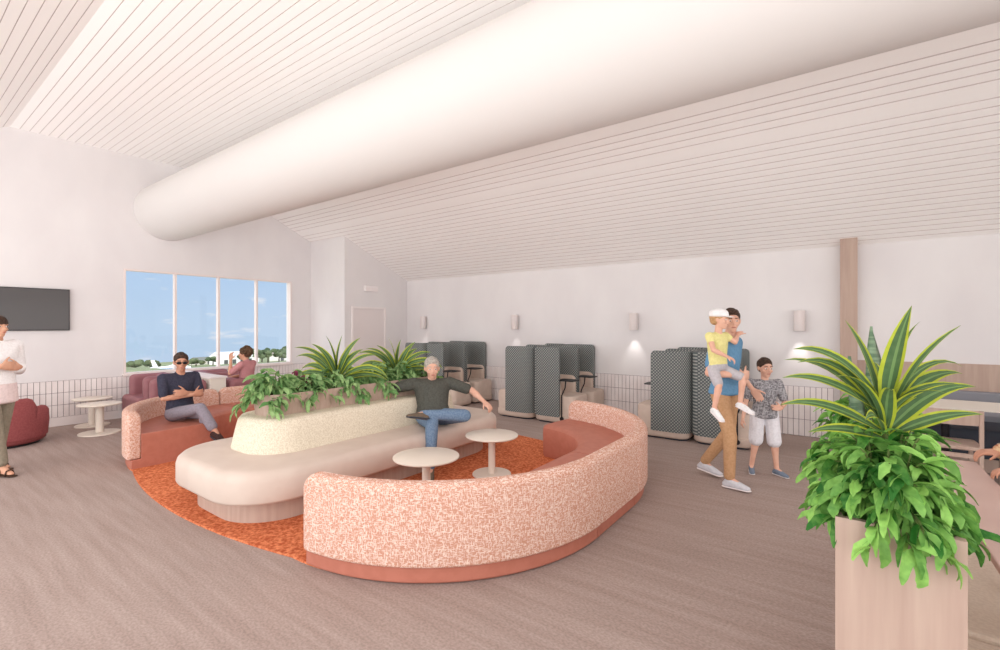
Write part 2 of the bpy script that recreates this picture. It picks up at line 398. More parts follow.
# ------------------------------------------------------------------ outdoors
def gz(x): return -2.1 + .066 * (x + 10)
bm = bmesh.new(); xs = [-10.6, -30, -80, -200, -600, -1500]
R = [[bm.verts.new((x, y, gz(x))) for y in (-900, -200, 0, 200, 700, 1800)] for x in xs]
for a, b in zip(R, R[1:]):
    for i in range(5): bm.faces.new((a[i], a[i + 1], b[i + 1], b[i]))
setp(obj('ground', bm, mat('airfield_scrub', (104, 118, 88), .95, .1, (150, 152, 118), (.12, .04, 1), .35, .65, 5)), kind='structure')
bm = bmesh.new(); box(bm, -78, -52, -60, 120, -1, 1)
for v in bm.verts: v.co.z = gz(v.co.x) + (.04 if v.co.z > 0 else -.2)
setp(obj('taxiway', bm, mat('taxiway_asphalt', (196, 190, 180), .9)), 'pale paved taxiway crossing the scrub outside the window', 'taxiway', kind='structure')

def onfwd(px, fwd):
    r = (px - 500) / FPX; a, b = sin(YAW), cos(YAW)
    return (r * b - a) * fwd, (r * a + b) * fwd
# light aircraft
def aeroplane():
    x, y = onfwd(174, 112)
    t = thing('light_aircraft', 'small white high-wing aeroplane with a blue belly parked outside the window', 'aeroplane', (x, y, gz(x) + .05), radians(62))
    w = mat('aircraft_white', (244, 244, 246), .35, .5); bl = mat('aircraft_blue', (70, 120, 180), .35, .5)
    bm = bmesh.new(); rings = []
    for px, ry, rz, zc in ((3.5, .12, .12, 1.15), (3.3, .35, .34, 1.15), (2.4, .5, .5, 1.2), (1.2, .56, .68, 1.35), (.2, .56, .7, 1.38), (-.9, .42, .48, 1.3), (-2.6, .2, .24, 1.35), (-4.1, .06, .1, 1.45)):
        rings.append([(px, ry * cos(2 * pi * k / 20), zc + rz * sin(2 * pi * k / 20)) for k in range(20)])
    loft(bm, rings); obj('fuselage', bm, w, t, smooth=True)
    bm = bmesh.new(); loft(bm, [[(px, s_ * 1.0, 2.08 + (.06 if abs(s_) > 3 else 0) + dz) for px, dz in ((1.3, 0), (1.0, .09), (.2, .07), (-.3, 0), (.3, -.04))] for s_ in (-5.4, -3, 0, 3, 5.4)]); obj('wing', bm, w, t)
    bm = bmesh.new(); loft(bm, [[(-3.1 - dx * 1.0, a * .06, 1.5 + h) for dx, a in ((0, 0), (.3, 1), (1.0, 0), (.3, -1))] if h < .1 else [(-3.9 - dx * .7, a * .04, 1.5 + h) for dx, a in ((0, 0), (.3, 1), (1.0, 0), (.3, -1))] for h in (0, 1.7)]); obj('tail_fin', bm, w, t)
    bm = bmesh.new(); box(bm, -4.4, -3.7, -1.7, 1.7, 1.5, 1.56); obj('tailplane', bm, w, t)
    bm = bmesh.new(); box(bm, -2.6, 2.9, -.53, .53, 1.05, 1.15); obj('blue_stripe', bm, bl, t, bevel=.03)
    for px, py in ((2.6, 0), (.3, 1.1), (.3, -1.1)):
        bm = bmesh.new(); tube(bm, [(px, py * .4, .8), (px, py, .2)], .05); o = obj('gear_strut', bm, w, t)
        bm = bmesh.new(); tube(bm, [(px, py - .07, .2), (px, py + .07, .2)], .2, 16); obj('wheel', bm, M['black'], t)
    for s_ in (-1, 1):
        bm = bmesh.new(); tube(bm, [(.7, s_ * .5, 1.0), (.6, s_ * 2.4, 2.05)], .04); obj('wing_strut', bm, w, t)
    bm = bmesh.new(); box(bm, .9, 1.9, -.48, .48, 1.62, 1.95); obj('windshield', bm, mat('aircraft_glass', (60, 80, 100), .2, .6), t, bevel=.08)
    bm = bmesh.new(); box(bm, 3.52, 3.58, -.08, .08, .3, 2.0); obj('propeller', bm, M['black'], t)
aeroplane()
# sheds and houses on the horizon
def shed(px, fwd, w, dd, h, rh, label, col=(240, 238, 234), roof=(214, 214, 212)):
    x, y = onfwd(px, fwd); t = thing('shed', label, 'building', (x, y, gz(x)), radians(8))
    bm = bmesh.new(); box(bm, -dd / 2, dd / 2, -w / 2, w / 2, -.3, h); obj('wall', bm, mat('shed_wall', col, .8), t)
    bm = bmesh.new(); loft(bm, [[(-dd / 2 - .4, s_, h), (dd / 2 + .4, s_, h), (0, s_, h + rh)] for s_ in (-w / 2 - .4, w / 2 + .4)]); obj('roof', bm, mat('shed_roof', roof, .5), t)
    dk = mat('shed_opening', (90, 92, 92), .6)
    for k in range(int(w // 4)):
        yy = -w / 2 + 2 + k * 4
        boxo('doorway', dk, (dd / 2, dd / 2 + .08, yy - .9, yy + .9, 0, h * .7), t)
shed(235, 230, 19, 10, 3.4, 2.6, 'long white shed with pale gabled roof on the horizon')
shed(205, 260, 12, 8, 2.6, 1.6, 'small grey-roofed hut left of the long white shed', (205, 202, 190), (120, 120, 112))
shed(282, 240, 9, 7, 3.0, 1.8, 'small pale house among trees near the right window edge', (232, 226, 220), (160, 150, 146))
for i, (px, fw) in enumerate(((129, 66), (141, 74), (111, 66))):
    x, y = onfwd(px, fw); t = thing('parked_car', ['white car parked by the taxiway, below the left window pane', 'silver car parked between the white one and the aeroplane', 'white car parked outside, beyond the left edge of the window'][i], 'car', (x, y, gz(x)), radians(85), 'cars by the taxiway')
    cm = mat('car_paint', [(240, 240, 240), (190, 196, 204), (236, 236, 232)][i], .35, .5)
    bm = bmesh.new(); loft(bm, [[(-2.1, y_, .35), (2.1, y_, .35), (2.15, y_, .75), (1.2, y_, .9), (.6, y_, 1.42), (-1.3, y_, 1.45), (-1.9, y_, .95), (-2.15, y_, .8)] for y_ in (-.85, .85)]); obj('body', bm, cm, t, bevel=.08)
    bm = bmesh.new(); loft(bm, [[(1.1, y_, .95), (.62, y_, 1.34), (-1.25, y_, 1.36), (-1.75, y_, .97)] for y_ in (-.87, .87)]); obj('side_glass', bm, M['plinth'], t)
    for wx in (-1.35, 1.35):
        bm = bmesh.new(); tube(bm, [(wx, -.88, .33), (wx, .88, .33)], .33, 16); obj('wheel', bm, M['black'], t)
# trees on the horizon
M['tree'] = leaf_mat('tree_foliage', (72, 88, 62), (112, 124, 92), .9)
def tree(px, fwd, w, h, label, grp='trees on the horizon'):
    x, y = onfwd(px, fwd); t = thing('tree', label, 'tree', (x, y, gz(x)), 0, grp)
    bm = bmesh.new(); tube(bm, [(0, 0, -.3), (.1, 0, h * .5)], [.3, .18], 8); obj('trunk', bm, M['soil'], t)
    bm = bmesh.new(); rnd = random.Random(int(px * 7))
    for k in range(9):
        c = Vector((rnd.uniform(-.35, .35) * w, rnd.uniform(-.38, .38) * w, h * rnd.uniform(.45, .8))); rr = w * rnd.uniform(.16, .26)
        g = bmesh.ops.create_icosphere(bm, subdivisions=2, radius=rr, matrix=Matrix.Translation(c) @ Matrix.Diagonal((1, 1, .75, 1)))
        for v in g['verts']: v.co += (v.co - c) * rnd.uniform(-.2, .25)
    obj('crown', bm, M['tree'], t)
TR_ = [(188, 275, 7, 3.6), (196, 205, 5, 3.6), (213, 205, 5, 4.2), (220, 290, 6, 5), (245, 200, 5.5, 6.0), (250, 262, 7, 8), (256, 195, 5.5, 6.2), (262, 225, 6.5, 7.5), (268, 200, 6, 7), (274, 262, 7, 8), (279, 205, 5, 5), (287, 222, 6.5, 7.5), (150, 262, 9, 3.5), (135, 275, 9, 3.5)]
TL = ['low scrubby tree far out behind the left end of the sheds', 'low tree just left of the small hut', 'round tree between the hut and the long white shed', 'small tree touching the left gable of the long white shed', 'dark tree right beside the long white shed', 'second tree to the right of the long white shed', 'third tree to the right of the long white shed', 'bushy tree left of the last mullion', 'tall dark tree just right of the last mullion', 'mid-height tree left of the small pale house', 'low tree in front of the small pale house', 'tall tree at the right edge of the window view', 'low bush line tree above the aeroplane', 'low bush line tree at the far left of the view']
for (a, b, c_, d_), lb in zip(TR_, TL): tree(a, b, c_, d_, lb)

# ------------------------------------------------------------------ rug
def rug():
    # dense outline so the bow is smooth
    def outline(z, e):
        o = []
        R_ = 1.455 + e
        for k in range(25): a = -pi / 2 + pi / 2 * k / 24; o.append((-3.04 + R_ * cos(a), 3.2 + R_ * sin(a), z))
        for k in range(25): a = pi / 2 * k / 24; o.append((-3.04 + R_ * cos(a), 4.02 + R_ * sin(a), z))
        for k in range(1, 20): u = k / 20; o.append((-3.04 - 3.2 * u, 4.02 + R_ + .18 * (1 - (2 * u - 1) ** 2), z))
        for k in range(25): a = pi / 2 + pi / 2 * k / 24; o.append((-6.24 + R_ * cos(a), 4.02 + R_ * sin(a), z))
        for k in range(25): a = pi + pi / 2 * k / 24; o.append((-6.24 + R_ * cos(a), 3.2 + R_ * sin(a), z))
        for k in range(1, 20): u = k / 20; o.append((-6.24 + 3.2 * u, 3.2 - R_ - .18 * (1 - (2 * u - 1) ** 2), z))
        return o
    bm = bmesh.new(); loft(bm, [outline(.0005, .0), outline(.010, 0), outline(.013, -.008)])
    setp(obj('rug', bm, M['rug']), 'orange mottled oval rug under the island bench and curved sofas', 'rug')
rug()

# ------------------------------------------------------------------ island bench with planter
IX, IY = -4.285, 3.33
t = thing('island_bench', 'long taupe oval island bench with a cream backrest ring in the middle of the rug', 'bench', (IX, IY, .013))
bm = bmesh.new(); loft(bm, [rrect(.64, 1.59, .45, 0, 12), rrect(.64, 1.59, .45, .205, 12)]); obj('plinth', bm, M['wood'], t, smooth=True, angle=30)
HX, HY = .785, 1.725
bm = bmesh.new(); loft(bm, [rrect(HX - .06, HY - .06, .44, .19, 14), rrect(HX - .015, HY - .015, .48, .198, 14), rrect(HX, HY, .5, .22, 14), rrect(HX, HY, .5, .37, 14), rrect(HX - .012, HY - .012, .49, .41, 14), rrect(HX - .04, HY - .04, .47, .438, 14), rrect(HX - .09, HY - .09, .43, .448, 14)])
obj('seat_cushion', bm, M['cushion'], t, smooth=True, angle=50)
bm = bmesh.new(); rx, ry = .43, 1.33
o_ = -.09
loft(bm, [rrect(rx, ry, .35, .44, 14, o_), rrect(rx - .025, ry - .03, .34, .60, 14, o_), rrect(rx - .045, ry - .055, .32, .70, 14, o_), rrect(rx - .07, ry - .085, .29, .735, 14, o_), rrect(rx - .12, ry - .13, .24, .742, 14, o_)])
obj('backrest', bm, M['cream'], t, smooth=True, angle=60)
pl = thing('trough_planter', 'oval timber trough planter set into the top of the island bench', 'planter', (IX - .12, IY + .0, .752))
bm = bmesh.new(); loft(bm, [rrect(.2, 1.14, .19, .003, 12), rrect(.22, 1.16, .2, .20, 12), rrect(.205, 1.145, .19, .20, 12), rrect(.2, 1.14, .185, .15, 12)], cap=True)
obj('trough', bm, M['wood'], pl, smooth=True, angle=30)
bm = bmesh.new(); loft(bm, [rrect(.195, 1.135, .18, .152, 12), rrect(.18, 1.12, .17, .165, 12)]); obj('soil', bm, M['soil'], pl)

# ------------------------------------------------------------------ curved sofas
RO, RI, NY, FY = 1.53, .86, 3.24, 4.0
BT = .13
def path(mod, n, SP, A0):   # returns list of (centre x, centre y or point on axis, direction) -> function of radius
    out = []
    if mod == 'near':
        for k in range(n + 1): a = A0 + SP * k / n; out.append((0, NY, cos(a), sin(a), RO * SP * k / n))
    elif mod == 'mid':
        for k in range(n + 1): y = NY + (FY - NY) * k / n; out.append((0, y, 1, 0, (FY - NY) * k / n))
    else:
        for k in range(n + 1): a = SP * k / n; out.append((0, FY, cos(a), sin(a), RO * SP * k / n))
    return out
def sofa(mod, side, label):
    r0, r1 = ((.11, .012), (.012, .012), (.012, .11))[('near', 'mid', 'far').index(mod)] if side > 0 else ((.11, .11),) * 3 and (.11, .11)
    cx = -2.955 if side > 0 else -6.27
    SP = radians(86) if (side > 0 and mod == 'far') else (pi / 2 - .05 if (side > 0 and mod == 'near') else pi / 2)
    A0 = -SP if mod == 'near' else 0; RI = .84 if side > 0 else .68
    t = thing('curved_sofa', label, 'sofa', (cx, NY if mod != 'far' else FY, .0), 0, 'curved sofa modules around the rug')
    oy = t.location.y
    n = 40 if mod != 'mid' else 20
    P = path(mod, n, SP, A0); L = P[-1][4]
    def sect(p, prof): return [(side * (p[2] * r), p[1] - oy + p[3] * r, z) for r, z in prof]
    g = .006
    def trimmed(P, e):   # inset ends so that modules keep a visible seam
        out = []
        for i, p in enumerate(P):
            q = list(p)
            if mod == 'mid': q[1] = NY + e + (FY - NY - 2 * e) * i / n
            else:
                a0 = A0
                a = a0 + e / RO + (SP - 2 * e / RO) * i / n; q[2], q[3] = cos(a), sin(a)
            out.append(tuple(q))
        return out
    T = trimmed(P, g)
    prof = [(RI + .03, .006), (RO - .045, .006), (RO - .033, .016), (RO - .035, .112), (RO - BT + .004, .114), (RO - BT + .004, .385), (RI + .10, .395), (RI + .035, .385), (RI + .008, .36), (RI, .31), (RI + .01, .05)]
    bm = bmesh.new(); loft(bm, [sect(p, prof) for p in T]); obj('seat', bm, M['terra'], t, angle=35, bevel=.006, seg=3)
    bm = bmesh.new()
    loft(bm, [sect(p, [(RI + .06, 0), (RO - .08, 0), (RO - .08, .007), (RI + .06, .007)]) for p in T]); obj('glide_base', bm, M['plinth'], t)
    # backrest: rounded corners at its two ends
    bm = bmesh.new(); rings = []; Rc = .11; zt, zb = .628, .115
    ends = [0, .004, .008, .014, .03, .05, .08, .12]
    ss = sorted(set([round(e, 4) for e in ends] + [round(L * k / n, 4) for k in range(1, n) if .13 < L * k / n < L - .13] + [round(L - e, 4) for e in ends]))
    for s_ in ss:
        d = min(s_, L - s_); Rc = r0 if s_ < L / 2 else r1
        q = 0 if d >= Rc else Rc - sqrt(max(0, Rc ** 2 - (Rc - d) ** 2))
        qb = 0 if d >= .03 else .03 - sqrt(max(0, .03 ** 2 - (.03 - d) ** 2))
        te = .04 if Rc > .05 else .008
        th = BT / 2 * (1 if d >= te else (.55 if te > .01 else .9) + (.45 if te > .01 else .1) * sqrt(max(0, 1 - ((te - d) / te) ** 2)))
        e = g if Rc > .05 else .001; u = (g if r0 > .05 else .001) + (L - (g if r0 > .05 else .001) - (g if r1 > .05 else .001)) * s_ / L
        if mod == 'mid': pp = (0, NY + u, 1, 0)
        else:
            a0 = A0; a = a0 + SP * u / L; pp = (0, NY if mod == 'near' else FY, cos(a), sin(a))
        rc = RO - BT / 2; hz = zt - q; lz = zb + qb; cr = min(.05, th * .95)
        pr = []
        for sx, zc_, a0_ in ((1, hz - cr, 0), (-1, hz - cr, pi / 2)):
            for k in range(7): a_ = a0_ + pi / 2 * k / 6; pr.append((rc + sx * (th - cr) + cr * cos(a_), zc_ + cr * sin(a_)))
        c2 = .02
        for sx, a0_ in ((-1, pi), (1, 3 * pi / 2)):
            for k in range(4): a_ = a0_ + pi / 2 * k / 3; pr.append((rc + sx * (th - c2) + c2 * cos(a_), lz + c2 + c2 * sin(a_)))
        rings.append([(side * pp[2] * r, pp[1] - oy + pp[3] * r, z) for r, z in pr])
    loft(bm, rings); obj('backrest', bm, M['salmon'], t, smooth=True)
    return t
sofa('near', 1, 'large curved salmon tweed sofa nearest the camera, seen from behind')
sofa('mid', 1, 'short straight sofa module between the two curved right-hand ones')
sofa('far', 1, 'curved sofa at the far right end of the rug, terracotta seat in view')
sofa('near', -1, 'curved terracotta sofa on the left with the man in sunglasses on it')
sofa('mid', -1, 'short terracotta sofa module beside the seated man, behind the bench end')
sofa('far', -1, 'curved sofa hidden mostly behind the plants of the island bench')

# ------------------------------------------------------------------ tables
def round_table(x, y, z, h, rt, rb, rc, label, group):
    t = thing('round_table', label, 'table', (x, y, z), 0, group)
    bm = bmesh.new(); lathe(bm, [(rt - .03, h - .026), (rt - .006, h - .02), (rt, h - .012), (rt - .002, h - .003), (rt - .006, h)], 64); obj('tabletop', bm, M['table'], t, smooth=True, angle=40)
    bm = bmesh.new(); lathe(bm, [(rc, .012), (rc, h - .02)], 32); obj('column', bm, M['table'], t, smooth=True, angle=40)
    bm = bmesh.new(); lathe(bm, [(rb, 0), (rb, .012), (rb - .006, .018)], 48); obj('base', bm, M['table'], t, smooth=True, angle=40)
gt = 'cream pedestal tables between bench and sofas'
round_table(-2.94, 2.93, .013, .44, .29, .21, .037, 'round cream pedestal table on the rug, the one nearer the camera', gt)
round_table(-2.99, 3.95, .013, .425, .28, .205, .037, 'round cream pedestal table on the rug, farther one in front of the older man', gt)
gt = 'low pedestal tables by the left wall'
round_table(-8.85, 2.08, 0, .44, .26, .25, .05, 'low round cream table by the left wall, nearer the camera', gt)
round_table(-9.62, 2.17, 0, .44, .25, .22, .05, 'low round cream table by the left wall, tucked close to the tiles', gt)

# ------------------------------------------------------------------ panel that follows a path (for the pod shells and arms)
def panel(pts, th, zb, zt, Rc, name, m, parent, side=None):
    """pts: plan polyline; th thickness; top corners rounded with Rc at both ends"""
    P = [Vector((p[0], p[1], 0)) for p in pts]; cum = [0]
    for a, b in zip(P, P[1:]): cum.append(cum[-1] + (b - a).length)
    L = cum[-1]
    def at(s_):
        s_ = min(max(s_, 0), L); i = 0
        while i < len(cum) - 2 and cum[i + 1] < s_: i += 1
        u = (s_ - cum[i]) / max(1e-9, cum[i + 1] - cum[i]); p = P[i].lerp(P[i + 1], u)
        e = .01; return p
    def nrm(s_):
        d = (at(min(L, s_ + .02)) - at(max(0, s_ - .02))).normalized(); return Vector((-d.y, d.x, 0))
    ends = [0, Rc * .06, Rc * .2, Rc * .45, Rc * .75, Rc]
    ss = sorted(set([round(e, 4) for e in ends] + [round(c, 4) for c in cum if Rc * 1.05 < c < L - Rc * 1.05] + [round(L - e, 4) for e in ends]))
    bm = bmesh.new(); rings = []
    for s_ in ss:
        d = min(s_, L - s_); q = 0 if d >= Rc else Rc - sqrt(max(0, Rc ** 2 - (Rc - d) ** 2))
        p, n = at(s_), nrm(s_); h = zt - q; t2 = th / 2 * (1 if d > .015 else .7); c = min(.02, t2 * .9); pr = [(t2, zb), (t2, h - c), (t2 - c * .3, h - c * .3), (t2 - c, h), (-t2 + c, h), (-t2 + c * .3, h - c * .3), (-t2, h - c), (-t2, zb)]
        rings.append([(p.x + n.x * u, p.y + n.y * u, z) for u, z in pr])
    loft(bm, rings); return obj(name, bm, m, parent, smooth=True, angle=45)
def upath(x1, hy, r, n=8, x0=0):
    pts = [(x1, -hy)]
    for k in range(n + 1): a = -pi / 2 - (pi / 2) * k / n; pts.append((x0 + r + r * cos(a), -hy + r + r * sin(a)))
    for k in range(n + 1): a = pi - (pi / 2) * k / n; pts.append((x0 + r + r * cos(a), hy - r + r * sin(a)))
    pts.append((x1, hy)); return pts
def make_pod():
    t = thing('work_pod', '', 'booth seat', (0, 0, 0), 0, 'high-backed work pods along the back wall')
    HYP = .315
    bm = bmesh.new(); loft(bm, [rrect(.32, HYP - .04, .12, 0, 8, .36), rrect(.32, HYP - .04, .12, .03, 8, .36)]); obj('plinth', bm, M['plinth'], t)
    bm = bmesh.new(); loft(bm, [rrect(.355, HYP - .01, .14, .028, 8, .375), rrect(.375, HYP + .008, .15, .05, 8, .375), rrect(.375, HYP + .008, .15, .13, 8, .375), rrect(.35, HYP - .02, .14, .142, 8, .375)]); obj('base', bm, M['podcream'], t, smooth=True, angle=50)
    bm = bmesh.new(); loft(bm, [rrect(.34, HYP - .04, .10, .135, 8, .405), rrect(.34, HYP - .04, .10, .42, 8, .405), rrect(.33, HYP - .05, .10, .45, 8, .405), rrect(.30, HYP - .08, .09, .458, 8, .405)]); obj('seat_cushion', bm, M['podcream'], t, smooth=True, angle=50)
    p = panel(upath(.51, HYP, .15), .045, .115, 1.24, .06, 'screen', M['podfab'], t)
    panel(upath(.50, HYP - .055, .12, x0=.05), .07, .40, .74, .09, 'inner_back_cushion', M['podcream'], t)
    bm = bmesh.new(); tube(bm, [(.56, -HYP - .0, .10), (.56, -HYP - .035, .10)], .032, 16); tube(bm, [(.56, -HYP - .025, .10), (.56, -HYP - .025, .47), (.62, -HYP - .02, .60), (.62, -HYP - .0, .70)], .011, 8)
    a = obj('table_arm', bm, M['black'], t, smooth=True, angle=40)
    bm = bmesh.new(); loft(bm, [rrect(.15, .13, .03, .70, 5, .60, -.20), rrect(.15, .13, .03, .715, 5, .60, -.20)]); obj('laptop_table', bm, M['black'], a)
    return t
pod = make_pod(); first = True
names = {0: 'far-left cluster behind the plants', 1: 'middle cluster', 2: 'right cluster behind the walking man'}
cx3 = (-6.70, -4.17, -1.64)
for g in range(3):
    for face, fx in ((0, 'right'), (pi, 'left')):
        for row, (yy, rn) in enumerate(((6.93, 'front row'), (7.62, 'row nearest the wall'))):
            lab = f'grey woven high-backed pod facing {fx}, {rn}, {names[g]}'
            loc = (cx3[g] + (.02 if face == 0 else -.02), yy, 0)
            if first: pod.location = loc; pod['label'] = lab; first = False
            else: dup(pod, loc, face, lab)

# ------------------------------------------------------------------ armchair far left (scalloped tub)
t = thing('tub_armchair', 'maroon scalloped tub armchair behind the standing woman', 'armchair', (-9.04, 1.11, 0), radians(140))
bm = bmesh.new(); lathe(bm, [(.36, 0), (.36, .03)], 40); obj('plinth', bm, M['black'], t)
bm = bmesh.new(); lathe(bm, [(.38, .03), (.42, .06), (.425, .2), (.41, .36), (.36, .41), (.25, .42)], 48); obj('seat', bm, M['maroon'], t, smooth=True)
bm = bmesh.new(); segs = [(-120, -76, .50), (-78, -36, .63), (-38, 38, .75), (36, 78, .63), (76, 120, .50)]
for a0, a1, h in segs:
    rings = []; n = 10
    for k in range(n + 1):
        u = k / n; a = radians(180 + a0 + (a1 - a0) * u); e = min(u, 1 - u) * 2; hh = h - .07 * (1 - min(1, e * 3)) ** 2
        pr = [(.44, .10), (.455, .3), (.45, hh - .05), (.42, hh - .01), (.375, hh), (.33, hh - .02), (.31, hh - .06), (.30, .38), (.30, .10)]
        rings.append([(r * cos(a), r * sin(a), z) for r, z in pr])
    loft(bm, rings)
obj('scalloped_back', bm, M['maroon'], t, smooth=True, angle=60)

# ------------------------------------------------------------------ mauve lounge seats at the window and the divider
def lounge(x, y, rz, w, d, h, label):
    t = thing('lounge_seat', label, 'sofa', (x, y, 0), rz, 'mauve lounge seats under the window')
    boxo('plinth', M['black'], (-w / 2 + .05, w / 2 - .05, -d / 2 + .05, d / 2 - .05, 0, .05), t)
    boxo('seat', M['mauve'], (-w / 2, w / 2, -d / 2, d / 2 - .12, .05, .43), t, .06, 4)
    boxo('backrest', M['mauve'], (-w / 2 + .13, w / 2 - .13, d / 2 - .24, d / 2, .05, h), t, .09, 5)
    for sx in (-1, 1): boxo('arm', M['mauve'], (sx * (w / 2 - .08) - .08, sx * (w / 2 - .08) + .08, -d / 2 + .09, d / 2, .05, h), t, .075, 5)
    return t
lounge(-9.42, 2.92, 0, .80, .66, .76, 'mauve leather lounge seat against the window wall, left of the divider')
lounge(-8.50, 2.92, 0, .76, .66, .74, 'mauve leather lounge seat left of the white divider, nearer the curved sofa')
lounge(-8.55, 3.98, pi, .9, .8, .70, 'mauve leather lounge seat right of the divider, with the woman in pink')
lounge(-9.5, 3.98, pi, .84, .8, .74, 'mauve leather lounge seat against the window wall, right of the divider')
t = thing('divider_cabinet', 'long warm-white divider cabinet standing between the mauve lounge seats', 'cabinet', (-8.6, 3.40, 0))
boxo('body', M['divider'], (-1.0, .48, -.12, .12, 0, .74), t, .004)
boxo('top', M['trim'], (-1.02, .5, -.135, .135, .74, .765), t, .004)

# ------------------------------------------------------------------ plants
def strap_leaf(bm, base, az, el, L, w, droop, twist=0, segs=12, curl=0, roll=0):
    """variegated strap leaf: edge, dark, light midrib, dark, edge strips"""
    p = Vector(base); d = Vector((cos(az) * cos(el), sin(az) * cos(el), sin(el))); cols = (-1, -.66, -.14, .14, .66, 1); rows = []
    step = L / segs
    for i in range(segs + 1):
        u = i / segs
        wd = w * (.32 + .68 * min(1, u * 3.2)) * (1 - max(0, (u - .42) / .58) ** 1.7) + .0006
        side = d.cross(Vector((0, 0, 1)));
        if side.length < 1e-3: side = Vector((-sin(az), cos(az), 0))
        side.normalize(); up = side.cross(d).normalized()
        tw = roll + twist * u; s2 = side * cos(tw) + up * sin(tw); u2 = up * cos(tw) - side * sin(tw)
        rows.append([bm.verts.new(p + s2 * (c * wd / 2) + u2 * (abs(c) * wd * .16)) for c in cols])
        p = p + d * step
        ax = Vector((cos(az), sin(az), 0)); e = math.asin(max(-1, min(1, d.z))) - droop * (u ** 1.3 + .15) * step / L * 2.2
        a2 = az + curl * u
        d = Vector((cos(a2) * cos(e), sin(a2) * cos(e), sin(e)))
    for a, b in zip(rows, rows[1:]):
        for i in range(5):
            f = bm.faces.new((a[i], a[i + 1], b[i + 1], b[i])); f.material_index = (2, 0, 1, 0, 2)[i]
def dracaena(x, y, z, spec, label, group=None, stemh=.12, lo=.5):
    t = thing('dracaena', label, 'plant', (x, y, z), 0, group)
    bm = bmesh.new(); tube(bm, [(0, 0, -.02), (.004, 0, stemh)], [.014, .009], 8); obj('stem', bm, M['stem'], t, smooth=True)
    for (az, el, L, w, dr, tw) in spec:
        bm = bmesh.new()
        strap_leaf(bm, (0, 0, stemh * random.uniform(lo, 1)), az, el, L, w, dr, tw, roll=-.85 * cos(az - radians(36)) * (1 if el < 1.3 else .4))
        bmesh.ops.recalc_face_normals(bm, faces=bm.faces[:])
        obj('leaf', bm, None, t, smooth=True, mats=[M['dleaf'], M['dmid'], M['dedge']])
    return t
def blade(bm, base, az, el, L, w, droop, wav=.12, roll=0):
    p = Vector(base); segs = 6; step = L / segs; e = el; rows = []
    ph = random.uniform(0, 6)
    for i in range(segs + 1):
        u = i / segs; d = Vector((cos(az) * cos(e), sin(az) * cos(e), sin(e)))
        side = Vector((-sin(az), cos(az), 0)); up = side.cross(d) * -1
        if up.z < 0 and abs(e) < pi / 2: up = -up
        s2 = side * cos(roll) + up * sin(roll); u2 = up * cos(roll) - side * sin(roll)
        wd = w * (sin(pi * min(1, (u * .92 + .04)) ** .8) ** .8) * (1 + wav * sin(u * 13 + ph)) + .0005
        rows.append([bm.verts.new(p + s2 * (c * wd / 2) + u2 * (abs(c) * wd * .2)) for c in (-1, 0, 1)])
        p = p + d * step; e -= droop / segs
    for a, b in zip(rows, rows[1:]):
        for i in range(2): bm.faces.new((a[i], a[i + 1], b[i + 1], b[i]))
def bushy(x, y, z, n, rx, ry, h, L, w, label, group, mt, seed=1, fall=.10, name='trailing_plant', split=None):
    random.seed(seed); t = thing(name, label, 'plant', (x, y, z), 0, group)
    bm = bmesh.new(); bs = bmesh.new()
    nst = max(8, n // 9)
    for k in range(nst):
        az = 2 * pi * k / nst + random.uniform(-.2, .2); fr = sqrt(random.uniform(.05, 1))
        tip = Vector((cos(az) * rx * fr, sin(az) * ry * fr, h * (1 - fr ** 2 * .85) * random.uniform(.7, 1.1) - fall * fr ** 3))
        mid = tip * .5 + Vector((0, 0, h * .28)); p0 = Vector((cos(az) * .04, sin(az) * min(ry * .4, .2), 0)); pts = []
        for i in range(8):
            u = i / 7; pts.append(p0 * (1 - u) ** 2 + mid * 2 * u * (1 - u) + tip * u * u)
        tube(bs, pts, [.0035] * 7 + [.0015], 5)
        m_ = n // nst
        for j in range(m_):
            u = .35 + .65 * (j + random.random()) / m_; q = p0 * (1 - u) ** 2 + mid * 2 * u * (1 - u) + tip * u * u
            la = az + random.uniform(-1.2, 1.2) if fr > .35 else random.uniform(0, 2 * pi)
            el = random.uniform(-.5, .75) - .55 * fr ** 2 * u
            blade(bm, q, la, el, L * random.uniform(.65, 1.15), w * random.uniform(.75, 1.15), random.uniform(.7, 1.9), wav=.16, roll=random.uniform(-.9, .9))
    obj('stems', bs, M['stem'], t, smooth=True); obj('foliage', bm, mt, t, smooth=True)
    return t
gp = 'trailing plants in the island trough'
isl = [(-1.02, 'trailing green plant at the near end of the island trough'), (-.66, 'trailing green plant second from the near end of the island trough'), (-.25, 'trailing green plant below the nearer striped dracaena on the island'), (.17, 'trailing green plant between the two striped dracaenas on the island'),
       (.58, 'trailing green plant below the farther striped dracaena on the island'), (.98, 'trailing green plant at the far end of the island trough, beside the older man')]
for i, (dy, lb) in enumerate(isl):
    bushy(IX - .12, IY + dy, .905, 380, .31, .30, .26, .135, .042, lb, gp, M['leaf_far'], 20 + i, .16)
bushy(IX - .2, IY - .72, .93, 40, .1, .12, .2, .10, .05, 'small plant with purplish-pink leaves in the island trough', gp, M['pinkleaf'], 51, .02, 'pink_leaf_plant')
A = radians
random.seed(3)
vd = -YAW    # azimuth of camera-right in the ground plane is +36 deg from X
R_ = A(36.1)
dr_i = []
